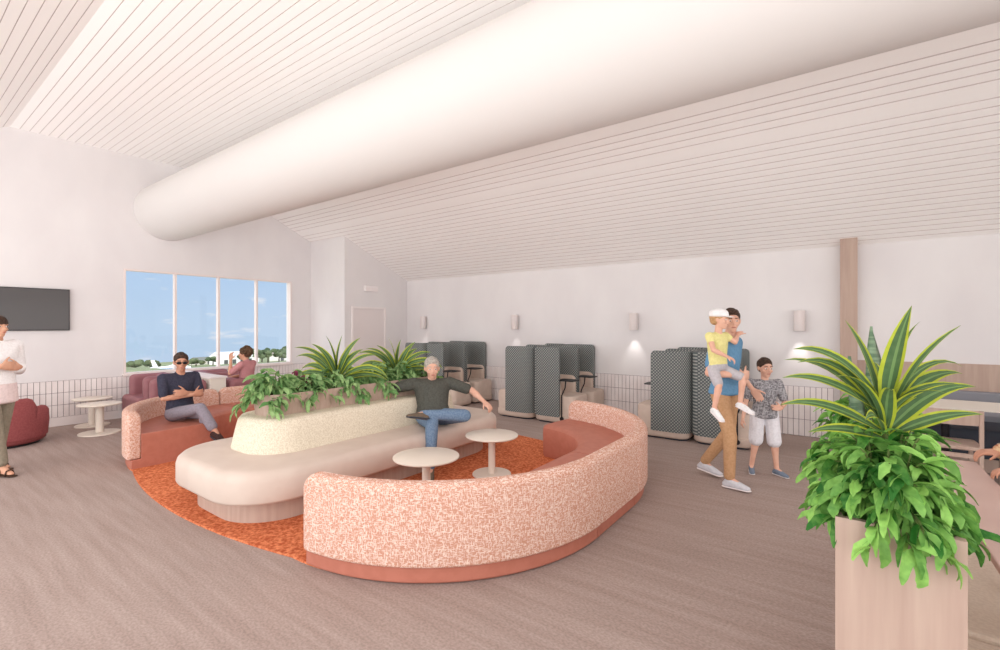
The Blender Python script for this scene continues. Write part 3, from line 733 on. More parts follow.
for k, (lr, el, L, dr) in enumerate(((1, 28, .62, 1.6), (1, 50, .52, 1.2), (1, 68, .46, .7), (-1, 25, .60, 1.3), (-1, 42, .56, 1.35), (-1, 55, .52, 1.2), (-1, 78, .44, .4), (1, 83, .42, .3), (1, 12, .5, 1.0), (-1, 15, .46, 1.2), (1, 62, .40, .9), (-1, 66, .42, .9))):
    az = (R_ if lr > 0 else R_ + pi) + random.uniform(-.55, .55)
    dr_i.append((az, A(el + 6), L * 1.12, .082, dr * .9, random.uniform(-.4, .4)))
dracaena(IX - .12, 3.04, .91, dr_i, 'striped dracaena with arching leaves, nearer of two on the island bench', 'dracaenas on the island bench')
dracaena(IX - .12, 3.88, .91, [(a + .15, e, l * .94, w, d, tw) for a, e, l, w, d, tw in dr_i], 'striped dracaena with arching leaves, farther of two, left of the older man', 'dracaenas on the island bench')

# right planter box and its plants
PX0, PX1, PY0, PY1, PH = -.012, .285, 1.80, 2.72, 1.0
t = thing('planter_box', 'tall timber planter box in the right foreground', 'planter', ((PX0 + PX1) / 2, (PY0 + PY1) / 2, 0))
hx, hy = (PX1 - PX0) / 2, (PY1 - PY0) / 2
bm = bmesh.new()
for d in ((-hx, hx, -hy, -hy + .02), (-hx, hx, hy - .02, hy), (-hx, -hx + .02, -hy + .02, hy - .02), (hx - .02, hx, -hy + .02, hy - .02)): box(bm, *d, 0, PH)
box(bm, -hx + .02, hx - .02, -hy + .02, hy - .02, .0, .05)
obj('box_sides', bm, M['wood'], t)
boxo('soil', M['soil'], (-hx + .02, hx - .02, -hy + .02, hy - .02, .90, .955), t)
gr = 'plants in the right foreground planter'
bushy(.125, 1.99, .965, 950, .20, .30, .33, .104, .030, 'large bright green trailing plant spilling over the front of the timber planter', gr, M['leaf'], 5, .08)
bushy(.10, 2.5, .965, 380, .24, .20, .38, .105, .030, 'trailing green plant at the rear of the timber planter', gr, M['leaf'], 8, .10)
random.seed(11)
sp = []
#   (azimuth offset from camera-right, elevation, length, width, droop, twist)
for (off, el, L, w, dr, tw) in ((178, 58, .46, .062, 1.35, .2), (168, 46, .46, .058, 1.0, -.2), (186, 38, .44, .062, .9, .2), (176, 26, .44, .056, .7, .1), (196, 58, .36, .062, 1.3, -.3), (170, 14, .36, .055, .8, .2), (184, 2, .34, .05, .5, .2),
        (150, 82, .52, .078, .35, .3), (265, 78, .47, .084, .25, .2), (300, 74, .46, .070, .5, -.4), (20, 74, .46, .05, .7, .9), (0, 56, .46, .042, 1.5, .2), (-14, 34, .36, .075, .9, -.2), (6, 30, .42, .07, .8, .2), (-6, 18, .34, .056, .5, -.2), (-40, 40, .28, .06, 1.0, .3), (232, 56, .34, .066, 1.2, -.3), (-75, 45, .28, .06, 1.1, .3), (215, 26, .32, .055, .9, .3), (60, 60, .34, .06, .9, .2)):
    sp.append((R_ + A(off) + random.uniform(-.08, .08), A(min(86, el + (13 if el < 70 else 0) + random.uniform(-4, 6))), L * random.uniform(.8, .94), w * .76, dr * 1.1, tw))
dracaena(.12, 2.02, .97, sp, 'large striped dracaena with yellow-edged leaves in the right foreground planter', gr, .36, .66)
def snake(x, y, z):
    t = thing('snake_plant', 'grey-green upright snake plant behind the big dracaena', 'plant', (x, y, z), 0, gr)
    for (dx, dy, h, w, lean, az) in ((.02, .02, .64, .095, -.03, 0), (-.03, -.02, .52, .085, -.05, .3), (.09, .05, .48, .07, .04, -.3), (-.06, .08, .42, .06, -.02, .9)):
        bm = bmesh.new(); rows = []
        for i in range(11):
            u = i / 10; wd = w * (.55 + .75 * u - .35 * u * u if u < .6 else (.55 + .45 - .126) * (1 - ((u - .6) / .4) ** 1.8)) + .001
            c = Vector((dx + lean * u * u, dy, h * u)); a = R_ + az
            s_ = Vector((cos(a), sin(a), 0)); n_ = Vector((-sin(a), cos(a), 0))
            rows.append([c + s_ * (k * wd / 2) + n_ * (abs(k) * .012 + o_) for k, o_ in ((-1, 0), (0, 0), (1, 0), (0, .006))])
        loft(bm, rows); obj('leaf', bm, M['snake'], t, smooth=True)
snake(.115, 2.36, .955)

# ------------------------------------------------------------------ right-hand dining nook
t = thing('banquette', 'beige fabric banquette bench along the right of the timber planter', 'bench', (.62, 2.75, 0))
boxo('base', M['wood'], (-.30, .1, -1.35, 1.35, 0, .30), t)
boxo('seat_cushion', M['beige'], (-.325, .14, -.36, 1.35, .30, .47), t, .035, 4)
boxo('seat_cushion', M['beige'], (-.325, .14, -1.35, -.368, .30, .47), t, .035, 4)
for y0, y1, lb in ((2.66, 4.05, 'tan narrow tabletop right of the planter, farther one'), (1.25, 2.648, 'tan narrow tabletop right of the planter, nearer one')):
    t = thing('narrow_table', lb, 'table', (.565, (y0 + y1) / 2, 0), 0, 'tan narrow tables right of the planter')
    h = (y1 - y0) / 2
    boxo('tabletop', M['tan'], (-.115, .115, -h, h, .725, .755), t, .005)
    for yy in (-h + .2, h - .2):
        bm = bmesh.new(); tube(bm, [(.02, yy, .47), (.02, yy, .726)], .02, 12); obj('leg', bm, M['table'], t, smooth=True, angle=40)
# wall banquette, its back, and dining tables
t = thing('wall_banquette', 'long charcoal and grey banquette against the back wall at right', 'bench', (2.9, 7.6, 0))
boxo('base', M['wood'], (-2.68, 2.5, -.42, .36, 0, .15), t)
boxo('seat', M['navy'], (-2.68, 2.5, -.45, .25, .15, .46), t, .02, 3)
boxo('backrest', M['greyfab'], (-2.68, 2.5, .22, .36, .42, .80), t, .02, 3)
for k, x in enumerate((.92, 2.35, 3.8)):
    t = thing('dining_table', ['pale beige dining table with grey edge behind the dracaena', 'pale beige dining table second along the back banquette', 'pale beige dining table last along the back banquette'][k], 'table', (x, 6.92, 0), 0, 'dining tables along the back banquette')
    boxo('tabletop', M['divider'], (-.712, .712, -.38, .38, .742, .752), t)
    boxo('edge_band', M['greyfab'], (-.712, .712, -.38, .38, .70, .742), t, .002)
    bm = bmesh.new(); tube(bm, [(0, 0, .02), (0, 0, .71)], .035, 16); obj('column', bm, M['black'], t, smooth=True, angle=40)
    bm = bmesh.new(); lathe(bm, [(.24, 0), (.24, .012), (.05, .03)], 32); obj('base', bm, M['black'], t, smooth=True, angle=40)
def chair(x, y, rz, label):
    t = thing('dining_chair', label, 'chair', (x, y, 0), rz, 'timber chairs at the back dining tables')
    bm = bmesh.new(); rings = []
    for k in range(13):
        u = -1 + k / 6; xx = u * .215; yy = -.21 + .045 * (u * u); rings.append([(xx, yy - .009, .66), (xx, yy + .009, .66), (xx, yy + .004, .80), (xx, yy - .014, .80)])
    loft(bm, rings); obj('backrest', bm, M['wood'], t, smooth=True, angle=40)
    bm = bmesh.new(); loft(bm, [rrect(.21, .20, .04, .425, 5), rrect(.22, .21, .05, .435, 5), rrect(.22, .21, .05, .455, 5), rrect(.21, .20, .04, .462, 5)]); obj('seat', bm, M['wood'], t, smooth=True, angle=40)
    for sx in (-1, 1):
        boxo('leg', M['wood'], (sx * .2 - .016, sx * .2 + .016, -.195, -.163, 0, .80), t, .004)
        boxo('leg', M['wood'], (sx * .185 - .016, sx * .185 + .016, .15, .182, 0, .43), t, .004)
    boxo('stretcher', M['wood'], (-.19, .19, -.185, -.17, .35, .39), t)
chair(.86, 6.30, 0, 'pale timber dining chair with low curved back, seen through the dracaena')
chair(1.45, 6.30, .05, 'pale timber dining chair beside the first one, out at the right')
chair(2.4, 6.30, -.05, 'pale timber dining chair at the second dining table')

# ------------------------------------------------------------------ people
SK = {}
def skinmat(name, c): return mat(name, c, .6, .3, (c[0] - 8, c[1] - 12, c[2] - 12), (14, 14, 14), .4, .7)
def ico_pts(sub=2):
    b = bmesh.new(); bmesh.ops.create_icosphere(b, subdivisions=sub, radius=1); p = [v.co.copy() for v in b.verts]; b.free(); return p
ICO2, ICO1 = ico_pts(3), ico_pts(2)
def addhull(bm, els, pts=None):
    pts = pts or ICO1; vs = []
    for e in els:
        c = Vector(e[0]); rot = e[4] if len(e) > 4 else None
        for p in pts:
            q = Vector((p.x * e[1], p.y * e[2], p.z * e[3]))
            if rot is not None: q = rot @ q
            vs.append(bm.verts.new(c + q))
    r = bmesh.ops.convex_hull(bm, input=vs, use_existing_faces=False)
    dead = [g for g in r['geom_interior'] + r['geom_unused'] if isinstance(g, bmesh.types.BMVert)]
    if dead: bmesh.ops.delete(bm, geom=list(set(dead)), context='VERTS')
def cap(bm, a, ra, b, rb, pts=None): addhull(bm, [(a, ra, ra, ra), (b, rb, rb, rb)], pts)
def remeshed(name, bm, m, parent, voxel=.008, smooth=4, mats=None, factor=.5):
    me = bpy.data.meshes.new(name); bm.to_mesh(me); bm.free()
    o = bpy.data.objects.new(name, me); C.objects.link(o)
    r = o.modifiers.new('r', 'REMESH'); r.mode = 'VOXEL'; r.voxel_size = voxel; r.use_smooth_shade = True
    s_ = o.modifiers.new('s', 'SMOOTH'); s_.iterations = smooth; s_.factor = factor
    dg = bpy.context.evaluated_depsgraph_get(); dg.update(); me2 = bpy.data.meshes.new_from_object(o.evaluated_get(dg)); me2.name = name
    o.modifiers.clear(); o.data = me2; bpy.data.meshes.remove(me)
    me2.materials.clear(); me2.materials.append(m); me2.polygons.foreach_set('use_smooth', [True] * len(me2.polygons))
    if parent: o.parent = parent
    return o
def frame_of(fwd, up):
    f = Vector(fwd).normalized(); u = Vector(up); u = (u - f * u.dot(f)).normalized(); l = u.cross(f); return Matrix((f, l, u)).transposed()   # cols: forward, left, up
def hand(bm, wrist, d, palm_n, thumb_side, curl=.5, s=1.0, spread=.12):
    """d: direction of the fingers, palm_n: out of the palm, thumb_side: unit towards the thumb"""
    d = Vector(d).normalized(); pn = Vector(palm_n); pn = (pn - d * pn.dot(d)).normalized(); ts = d.cross(pn)
    if ts.dot(Vector(thumb_side)) < 0: ts = -ts
    w = Vector(wrist)
    addhull(bm, [(w, .022 * s, .022 * s, .022 * s)] + [(w + d * (.085 * s) + ts * (o * s), .013 * s, .013 * s, .013 * s) for o in (-.032, .032)] + [(w + d * (.03 * s) + ts * (o * s), .015 * s, .015 * s, .015 * s) for o in (-.026, .026)])
    for i, (o, L) in enumerate(((.034, .072), (.012, .080), (-.011, .074), (-.033, .058))):
        p = w + d * (.088 * s) + ts * (o * s); dd = (d + ts * (o * spread * 6)).normalized(); seg = L * s / 3; a = 0
        for k in range(3):
            a += curl * (.55 + .35 * k) * (1 + .08 * i); nd_ = dd * cos(a) + pn * sin(a); q = p + nd_ * seg
            r0 = (.0095 - .0011 * k) * s; cap(bm, p, r0, q, r0 - .0008 * s); p = q
    p = w + d * (.03 * s) + ts * (.028 * s); dd = (d * .62 + ts * .75 + pn * .2).normalized()
    for k, L in enumerate((.036, .030, .024)):
        q = p + (dd + (d * .3 * k) + pn * (curl * .35 * k)).normalized() * (L * s); r0 = (.0125 - .0016 * k) * s; cap(bm, p, r0, q, r0 - .001 * s); p = q
def person(label, loc, rz, J, skin, cloth, hair, s=1.0, head_fwd=(1, 0, -.05), head_up=(0, 0, 1), group=None, voxel=.0075, hands=True, hair_style='short', cat='person', name='person', scale_head=1.0, extra=None, beard=None):
    """J (local metres, facing +X, left +Y): pel, chest, neck, head, shL shR elL elR wrL wrR hipL hipR knL knR anL anR footL footR(direction)"""
    t = thing(name, label, cat, loc, rz, group)
    V = {k: Vector(v) * s for k, v in J.items() if not k.startswith('_')}
    for k in ('footL', 'footR'): V[k] = Vector(J[k]).normalized()
    hs = s * scale_head
    HF = frame_of(head_fwd, head_up); hc = V['head']
    def hp(f, l, u): return hc + HF @ (Vector((f, l, u)) * hs)
    spine = (V['chest'] - V['pel']).normalized(); lat = (V['shL'] - V['shR']).normalized()
    fr = lat.cross(spine).normalized(); TB = Matrix((fr, lat, lat.cross(fr) * -1 if False else fr.cross(lat))).transposed()
    latp = (V['hipL'] - V['hipR']).normalized(); frp = latp.cross(Vector((0, 0, 1)) if abs(spine.z) > .5 else spine).normalized(); PB = Matrix((frp, latp, frp.cross(latp))).transposed()
    bw = J.get('_w', 1.0); bd = J.get('_d', 1.0)
    def torso(bm, g, top=True, lowz=0):
        waist = V['pel'].lerp(V['chest'], .45)
        c = V['chest']; n = V['neck']
        sw = (V['shL'] - V['shR']).length / 2
        addhull(bm, [(V['pel'] + spine * .02 * s, (.105 * bd) * s + g, (.155 * bw) * s + g, .07 * s, PB), (waist, (.10 * bd) * s + g, (.135 * bw) * s + g, .07 * s, TB)], ICO2)
        addhull(bm, [(waist, (.10 * bd) * s + g, (.135 * bw) * s + g, .07 * s, TB), (c, .112 * bd * s + g, .155 * bw * s + g, .10 * s, TB)], ICO2)
        addhull(bm, [(c, .112 * bd * s + g, .155 * bw * s + g, .10 * s, TB), (V['shL'] - lat * .035 * s, .055 * s + g, .05 * s + g, .05 * s + g * .6), (V['shR'] + lat * .035 * s, .055 * s + g, .05 * s + g, .05 * s + g * .6), (n - spine * .035 * s, .05 * s + g * .6, .06 * s + g * .6, .035 * s + g * .4)], ICO2)
    # --- skin: one continuous body
    b = bmesh.new()
    torso(b, -.012 * s)
    cap(b, V['neck'] - spine * .05 * s, .058 * s, hp(-.012, 0, -.07), .05 * s)
    addhull(b, [(hp(-.012, 0, .03), .092 * hs, .073 * hs, .085 * hs, HF), (hp(.02, 0, -.03), .062 * hs, .056 * hs, .055 * hs, HF)], ICO2)
    addhull(b, [(hp(.02, 0, -.02), .065 * hs, .056 * hs, .05 * hs, HF), (hp(.052, 0, -.088), .022 * hs, .026 * hs, .02 * hs, HF), (hp(-.005, 0, -.06), .04 * hs, .05 * hs, .03 * hs, HF)], ICO2)
    addhull(b, [(hp(.076, 0, .022), .011 * hs, .010 * hs, .010 * hs), (hp(.103, 0, -.022), .011 * hs, .012 * hs, .010 * hs), (hp(.080, 0, -.03), .012 * hs, .019 * hs, .009 * hs, HF)])
    for sg in (-1, 1):
        addhull(b, [(hp(.065, sg * .032, .030), .018 * hs, .024 * hs, .009 * hs, HF)])                        # brow
        addhull(b, [(hp(.055, sg * .042, -.025), .022 * hs, .018 * hs, .018 * hs, HF)])                       # cheek
        addhull(b, [(hp(-.010, sg * .076, -.002), .017 * hs, .008 * hs, .030 * hs, HF), (hp(-.02, sg * .083, .008), .014 * hs, .006 * hs, .018 * hs, HF)])   # ear
    addhull(b, [(hp(.083, 0, -.047), .010 * hs, .024 * hs, .006 * hs, HF)]); addhull(b, [(hp(.081, 0, -.060), .010 * hs, .021 * hs, .007 * hs, HF)])   # lips
    fat = J.get('_a', 1.0)
    for S_ in 'LR':
        sh, el, wr = V['sh' + S_], V['el' + S_], V['wr' + S_]
        cap(b, sh, .046 * s * fat, el, .036 * s * fat); cap(b, el, .037 * s * fat, wr, .024 * s); 
        m_ = el.lerp(wr, .3); cap(b, m_, .039 * s * fat, el.lerp(wr, .55), .032 * s)
        hd = J.get('_hd' + S_) or (wr - el); hn = J.get('_hn' + S_) or (0, 0, -1); ht = J.get('_ht' + S_) or (1, 0, 0)
        if hands: hand(b, wr, hd, hn, ht, J.get('_hc' + S_, .45), s * J.get('_hs', 1.0))
        hi, kn, an = V['hip' + S_], V['kn' + S_], V['an' + S_]
        lg = J.get('_l', 1.0)
        cap(b, hi, .078 * s * lg, kn, .050 * s * lg); cap(b, kn, .050 * s * lg, an, .034 * s); cap(b, kn.lerp(an, .18), .055 * s * lg, kn.lerp(an, .45), .045 * s * lg)
        fd = V['foot' + S_]; dn = Vector(J.get('_dn' + S_) or (0, 0, -1)).normalized(); addhull(b, [(an, .033 * s, .033 * s, .033 * s), (an + dn * .045 * s - fd * .03 * s, .03 * s, .03 * s, .022 * s), (an + fd * .145 * s + dn * .057 * s, .028 * s, .028 * s, .014 * s)])
    body = remeshed('body', b, skin, t, voxel * max(.7, s), 3)
    # eyes
    ew = M.setdefault('eyewhite', mat('eye_white', (236, 232, 228), .3)); ei = M.setdefault('iris', mat('eye_iris', (64, 48, 40), .3))
    for sg in (-1, 1):
        b = bmesh.new(); addhull(b, [(hp(.0745, sg * .031, .008), .011 * hs, .014 * hs, .007 * hs, HF)]); e_ = obj('eye', b, ew, t, smooth=True)
        b = bmesh.new(); addhull(b, [(hp(.0825, sg * .031, .008), .004 * hs, .006 * hs, .006 * hs, HF)]); obj('iris', b, ei, e_, smooth=True)
        b = bmesh.new(); addhull(b, [(hp(.083, sg * .018, .034), .005 * hs, .006 * hs, .004 * hs, HF), (hp(.075, sg * .045, .037), .005 * hs, .006 * hs, .003 * hs, HF)]); obj('eyebrow', b, hair, t, smooth=True)
    b = bmesh.new(); addhull(b, [(hp(.090, 0, -.053), .004 * hs, .022 * hs, .0055 * hs, HF)]); obj('lips', b, M.setdefault('lips', mat('lips', (176, 108, 98), .5)), t, smooth=True)
    # hair
    b = bmesh.new()
    if hair_style in ('short', 'curly', 'long'):
        th = .012 if hair_style == 'short' else .022
        addhull(b, [(hp(-.026, 0, .048), (.086 + th) * hs, (.072 + th) * hs, (.072 + th) * hs, HF), (hp(-.052, 0, -.01), (.050 + th) * hs, (.060 + th * .6) * hs, .05 * hs, HF)], ICO2)
        addhull(b, [(hp(.02, 0, .090), .058 * hs, .056 * hs, (.026 + th * .5) * hs, HF)], ICO2)
        rr = random.Random(len(label))
        if hair_style == 'curly':
            for k in range(60):
                a = rr.uniform(0, 2 * pi); e_ = rr.uniform(-.5, 1.5); q = Vector((cos(a) * cos(e_) * .1 - .03, sin(a) * cos(e_) * .098, sin(e_) * .1 + .045))
                if q.x > .05 and q.z < .07: continue
                addhull(b, [(hp(*q), .022 * hs, .022 * hs, .022 * hs)])
        if hair_style == 'long':
            addhull(b, [(hp(-.07, 0, 0), .05 * hs, .07 * hs, .05 * hs, HF), (hp(-.085, 0, -.14), .03 * hs, .055 * hs, .04 * hs, HF)])
        if hair_style == 'short':
            for k in range(36):
                a = rr.uniform(0, 2 * pi); e_ = rr.uniform(.2, 1.5); q = Vector((cos(a) * cos(e_) * .085 - .026, sin(a) * cos(e_) * .073, sin(e_) * .078 + .052))
                addhull(b, [(hp(*q), .014 * hs, .014 * hs, .010 * hs)])
        remeshed('hair', b, hair, t, .006 * max(.8, s), 2)
    else: b.free()
    if beard: pass
    # clothing
    for c in cloth:
        b = bmesh.new(); g = c.get('g', .010) * s; k = c['k']
        if k == 'top':
            torso(b, g)
            if c.get('hem'): 
                addhull(b, [(V['pel'] + spine * .03 * s, .115 * bd * s + g, .165 * bw * s + g, .05 * s, PB), (V['pel'] - spine * c['hem'] * s, .125 * bd * s + g, .18 * bw * s + g, .03 * s, PB)], ICO2)
            cap(b, V['neck'] - spine * .05 * s, .066 * s, V['neck'] - spine * .015 * s, .060 * s)
            for S_ in 'LR':
                sh, el, wr = V['sh' + S_], V['el' + S_], V['wr' + S_]; u = c.get('sleeve', .55)
                if u <= 0: continue
                if u <= 1: cap(b, sh, .055 * s * fat + g, sh.lerp(el, u), (.047 * s * fat) + g)
                else:
                    cap(b, sh, .055 * s * fat + g, el, .042 * s * fat + g); cap(b, el, .042 * s * fat + g, el.lerp(wr, u - 1), .031 * s + g)
        elif k == 'bottom':
            lg = J.get('_l', 1.0)
            addhull(b, [(V['pel'] + spine * .05 * s, .105 * bd * s + g, .15 * bw * s + g, .05 * s, PB), (V['pel'] - Vector((0, 0, .01 * s)), .11 * bd * s + g, .16 * bw * s + g, .06 * s, PB)], ICO2)
            for S_ in 'LR':
                hi, kn, an = V['hip' + S_], V['kn' + S_], V['an' + S_]; u = c.get('leg', 1.95); fl = c.get('flare', 0) * s
                addhull(b, [(hi, .082 * s * lg + g, .082 * s * lg + g, .082 * s * lg + g), (V['pel'], .085 * s, .085 * s, .06 * s)])
                if u <= 1: cap(b, hi, .082 * s * lg + g, hi.lerp(kn, u), .064 * s * lg + g + fl)
                else:
                    cap(b, hi, .082 * s * lg + g, kn, .056 * s * lg + g); cap(b, kn, .056 * s * lg + g, kn.lerp(an, u - 1), .042 * s + g + fl)
        elif k == 'shoes':
            for S_ in 'LR':
                b2 = bmesh.new(); an = V['an' + S_]; fd = V['foot' + S_]; dn = Vector(J.get('_dn' + S_) or (0, 0, -1)).normalized()
                addhull(b2, [(an + dn * .01 * s, .040 * s, .040 * s, .030 * s), (an + dn * .052 * s - fd * .035 * s, .037 * s, .037 * s, .028 * s), (an + dn * .06 * s + fd * .16 * s, .040 * s, .040 * s, .022 * s)])
                if c.get('cut'): pass
                sh_ = remeshed('shoe', b2, c['m'], t, .008 * max(.8, s), 1)
                b3 = bmesh.new(); addhull(b3, [(an + dn * .078 * s - fd * .035 * s, .040 * s, .040 * s, .008 * s), (an + dn * .078 * s + fd * .165 * s, .042 * s, .042 * s, .008 * s)]); obj('sole', b3, c.get('sole', M['trim']), sh_, smooth=True, angle=40)
            b.free(); continue
        elif k == 'sandals':
            for S_ in 'LR':
                an = V['an' + S_]; fd = V['foot' + S_]; dn = Vector((0, 0, -1)); sd = fd.cross(dn).normalized()
                b2 = bmesh.new(); addhull(b2, [(an + dn * .080 * s - fd * .035 * s, .038 * s, .038 * s, .008 * s), (an + dn * .080 * s + fd * .16 * s, .042 * s, .042 * s, .008 * s)]); sh_ = obj('sandal', b2, c['m'], t, smooth=True, angle=40)
                b2 = bmesh.new()
                for off, hh in ((.12, .045), (.04, .030)):
                    tube(b2, [an + fd * off * s + dn * .075 * s + sd * .042 * s, an + fd * off * s + dn * hh * .55 * s + sd * .026 * s, an + fd * off * s + dn * hh * .4 * s, an + fd * off * s + dn * hh * .55 * s - sd * .026 * s, an + fd * off * s + dn * .075 * s - sd * .042 * s], .007 * s, 6)
                obj('strap', b2, c['m'], sh_, smooth=True)
            b.free(); continue
        remeshed(c.get('name', k), b, c['m'], t, .010 * max(.7, s), 4)
    t['_hc'] = 0; del t['_hc']
    return t, hp, HF
sk1 = skinmat('skin_light', (222, 176, 154)); sk2 = skinmat('skin_tan', (206, 158, 132)); sk3 = skinmat('skin_warm', (196, 146, 122))
hg = mat('hair_grey', (190, 184, 174), .8, .2, (160, 154, 146), (60, 60, 60)); hb = mat('hair_brown', (78, 60, 50), .7, .25, (58, 44, 38), (60, 60, 60)); hbl = mat('hair_blond', (198, 160, 116), .7, .25, (176, 136, 96), (60, 60, 60))
denim = mat('blue_denim', (118, 140, 164), .9, .1, (102, 124, 150), (60, 60, 60), .4, .6)
cl = lambda n, c, c2=None, sc=(50, 50, 50): mat(n, c, .9, .1, c2 or (max(0, c[0] - 10), max(0, c[1] - 10), max(0, c[2] - 10)), sc, .4, .65)

# 1. older man seated on the island bench, one ankle on the other knee, arms spread
J = dict(pel=(0, 0, .09), chest=(-.16, 0, .36), neck=(-.19, 0, .50), head=(-.15, 0, .625), shL=(-.17, .205, .455), shR=(-.17, -.205, .455), elL=(-.10, .47, .36), elR=(-.22, -.48, .40), wrL=(.08, .58, .25), wrR=(-.06, -.56, .20),
         hipL=(.02, .10, .09), hipR=(.02, -.10, .09), knL=(.38, .30, .16), knR=(.44, -.06, .10), anL=(.42, -.16, .20), anR=(.50, -.08, -.36), footL=(.4, -.8, .2), footR=(1, -.15, 0), _w=1.22, _d=1.25, _l=1.1, _a=1.12,
         _hnL=(0, 0, -1), _hnR=(0, 0, -1), _hdL=(.5, .35, -.35), _hdR=(.55, -.1, -.6), _htL=(0, -1, 0), _htR=(0, 1, 0), _dnL=(.9, .1, -.3))
t, hp, HF = person('older grey-haired man in a dark tee and jeans lounging on the island bench', (-3.78, 3.88, .455), radians(-40), J, sk1,
    [dict(k='top', m=cl('tee_charcoal', (88, 88, 82)), name='tee', sleeve=.75, g=.014), dict(k='bottom', m=denim, name='jeans', leg=1.92), dict(k='shoes', m=cl('suede_shoe', (120, 106, 92)), sole=M['plinth'])], hg, 1.0, head_fwd=(1, .0, -.05), scale_head=1.08, group='people in the lounge')
# 2. man with sunglasses on the left sofa, legs crossed, arms folded
J = dict(pel=(0, 0, .10), chest=(-.03, 0, .43), neck=(-.02, 0, .60), head=(.02, 0, .735), shL=(-.03, .19, .545), shR=(-.03, -.19, .545), elL=(.06, .22, .30), elR=(.06, -.22, .30), wrL=(.20, -.02, .36), wrR=(.22, .05, .33),
         hipL=(.02, .10, .08), hipR=(.02, -.10, .08), knL=(.46, .06, .10), knR=(.44, .02, .18), anL=(.44, .10, -.30), anR=(.66, .08, -.10), footL=(1, .1, 0), footR=(.9, .1, -.35),
         _hnL=(-1, 0, 0), _hnR=(-1, 0, 0), _hdL=(.1, -1, .1), _hdR=(0, 1, .15), _htL=(0, 0, 1), _htR=(0, 0, 1), _w=1.05)
t, hp, HF = person('seated man in sunglasses and navy tee, legs crossed, on the left curved sofa', (-6.80, 2.40, .40), radians(6), J, sk3,
    [dict(k='top', m=cl('tee_navy', (66, 66, 80)), name='tee', sleeve=.8), dict(k='bottom', m=cl('trousers_lilac_grey', (146, 140, 150)), name='trousers', leg=1.8, flare=.012), dict(k='shoes', m=cl('shoe_dark', (70, 54, 52)), sole=M['plinth'])], hb, .98, head_fwd=(1, -.35, -.08), group='people in the lounge')
b = bmesh.new()
for sg in (-1, 1): addhull(b, [(hp(.094, sg * .033, .008), .006, .027, .019, HF)])
tube(b, [hp(-.01, -.078, .014), hp(.09, -.062, .014), hp(.102, -.02, .014), hp(.102, .02, .014), hp(.09, .062, .014), hp(-.01, .078, .014)], .003, 6)
obj('sunglasses', b, M['black'], t, smooth=True)
# 3. woman in pink by the window
J = dict(pel=(0, 0, .10), chest=(-.02, 0, .42), neck=(-.01, 0, .575), head=(.03, 0, .70), shL=(-.02, .165, .52), shR=(-.02, -.165, .52), elL=(.14, .24, .36), elR=(.12, -.22, .30), wrL=(.20, .14, .60), wrR=(.26, -.02, .28),
         hipL=(.02, .09, .08), hipR=(.02, -.09, .08), knL=(.44, .10, .08), knR=(.44, -.10, .08), anL=(.44, .10, -.32), anR=(.44, -.10, -.32), footL=(1, 0, 0), footR=(1, 0, 0), _w=.95, _d=.95, _hnL=(-.2, -1, 0), _hdL=(0, 0, 1), _htL=(-1, 0, 0), _hnR=(0, 0, -1), _htR=(0, 1, 0))
person('woman with curly brown hair and pink top seated by the window', (-8.42, 3.98, .425), radians(-150), J, sk2,
    [dict(k='top', m=cl('top_pink', (196, 140, 142)), name='top', sleeve=.8), dict(k='bottom', m=cl('trousers_beige', (170, 150, 140)), name='trousers', leg=1.9), dict(k='shoes', m=cl('shoe_tan', (140, 110, 90)))], cl('hair_curls', (104, 82, 64), (76, 58, 46)), .95, head_fwd=(1, .3, 0), hair_style='curly', group='people in the lounge')
# 4. father walking with a toddler on his arm
J = dict(pel=(0, 0, .95), chest=(.02, 0, 1.28), neck=(.04, 0, 1.47), head=(.07, 0, 1.635), shL=(.02, .20, 1.42), shR=(.02, -.20, 1.42), elL=(-.06, .34, 1.16), elR=(.02, -.36, 1.14), wrL=(.10, .40, .93), wrR=(.24, -.14, 1.12),
         hipL=(0, .10, .92), hipR=(0, -.10, .92), knL=(-.01, .11, .50), knR=(.10, -.10, .51), anL=(-.28, .12, .13), anR=(.09, -.09, .09), footL=(1, .05, -.15), footR=(1, 0, .05), _hnL=(0, -1, 0), _hnR=(-1, 0, 0), _hdR=(.1, 1, 0), _htR=(0, 0, 1), _htL=(1, 0, 0))
FA = (-.94, 5.13, 0); FR = radians(-15)
person('man in a blue tee and tan trousers walking with a toddler on his arm', FA, FR, J, sk1,
    [dict(k='top', m=cl('tee_blue', (106, 148, 180)), name='tee', sleeve=.7, hem=.03, g=.014), dict(k='bottom', m=cl('trousers_tan', (190, 150, 114)), name='trousers', leg=1.93), dict(k='shoes', m=cl('shoe_pale_grey', (206, 206, 212)))], hb, 1.0, head_fwd=(.6, -.8, -.05), group='people in the lounge')
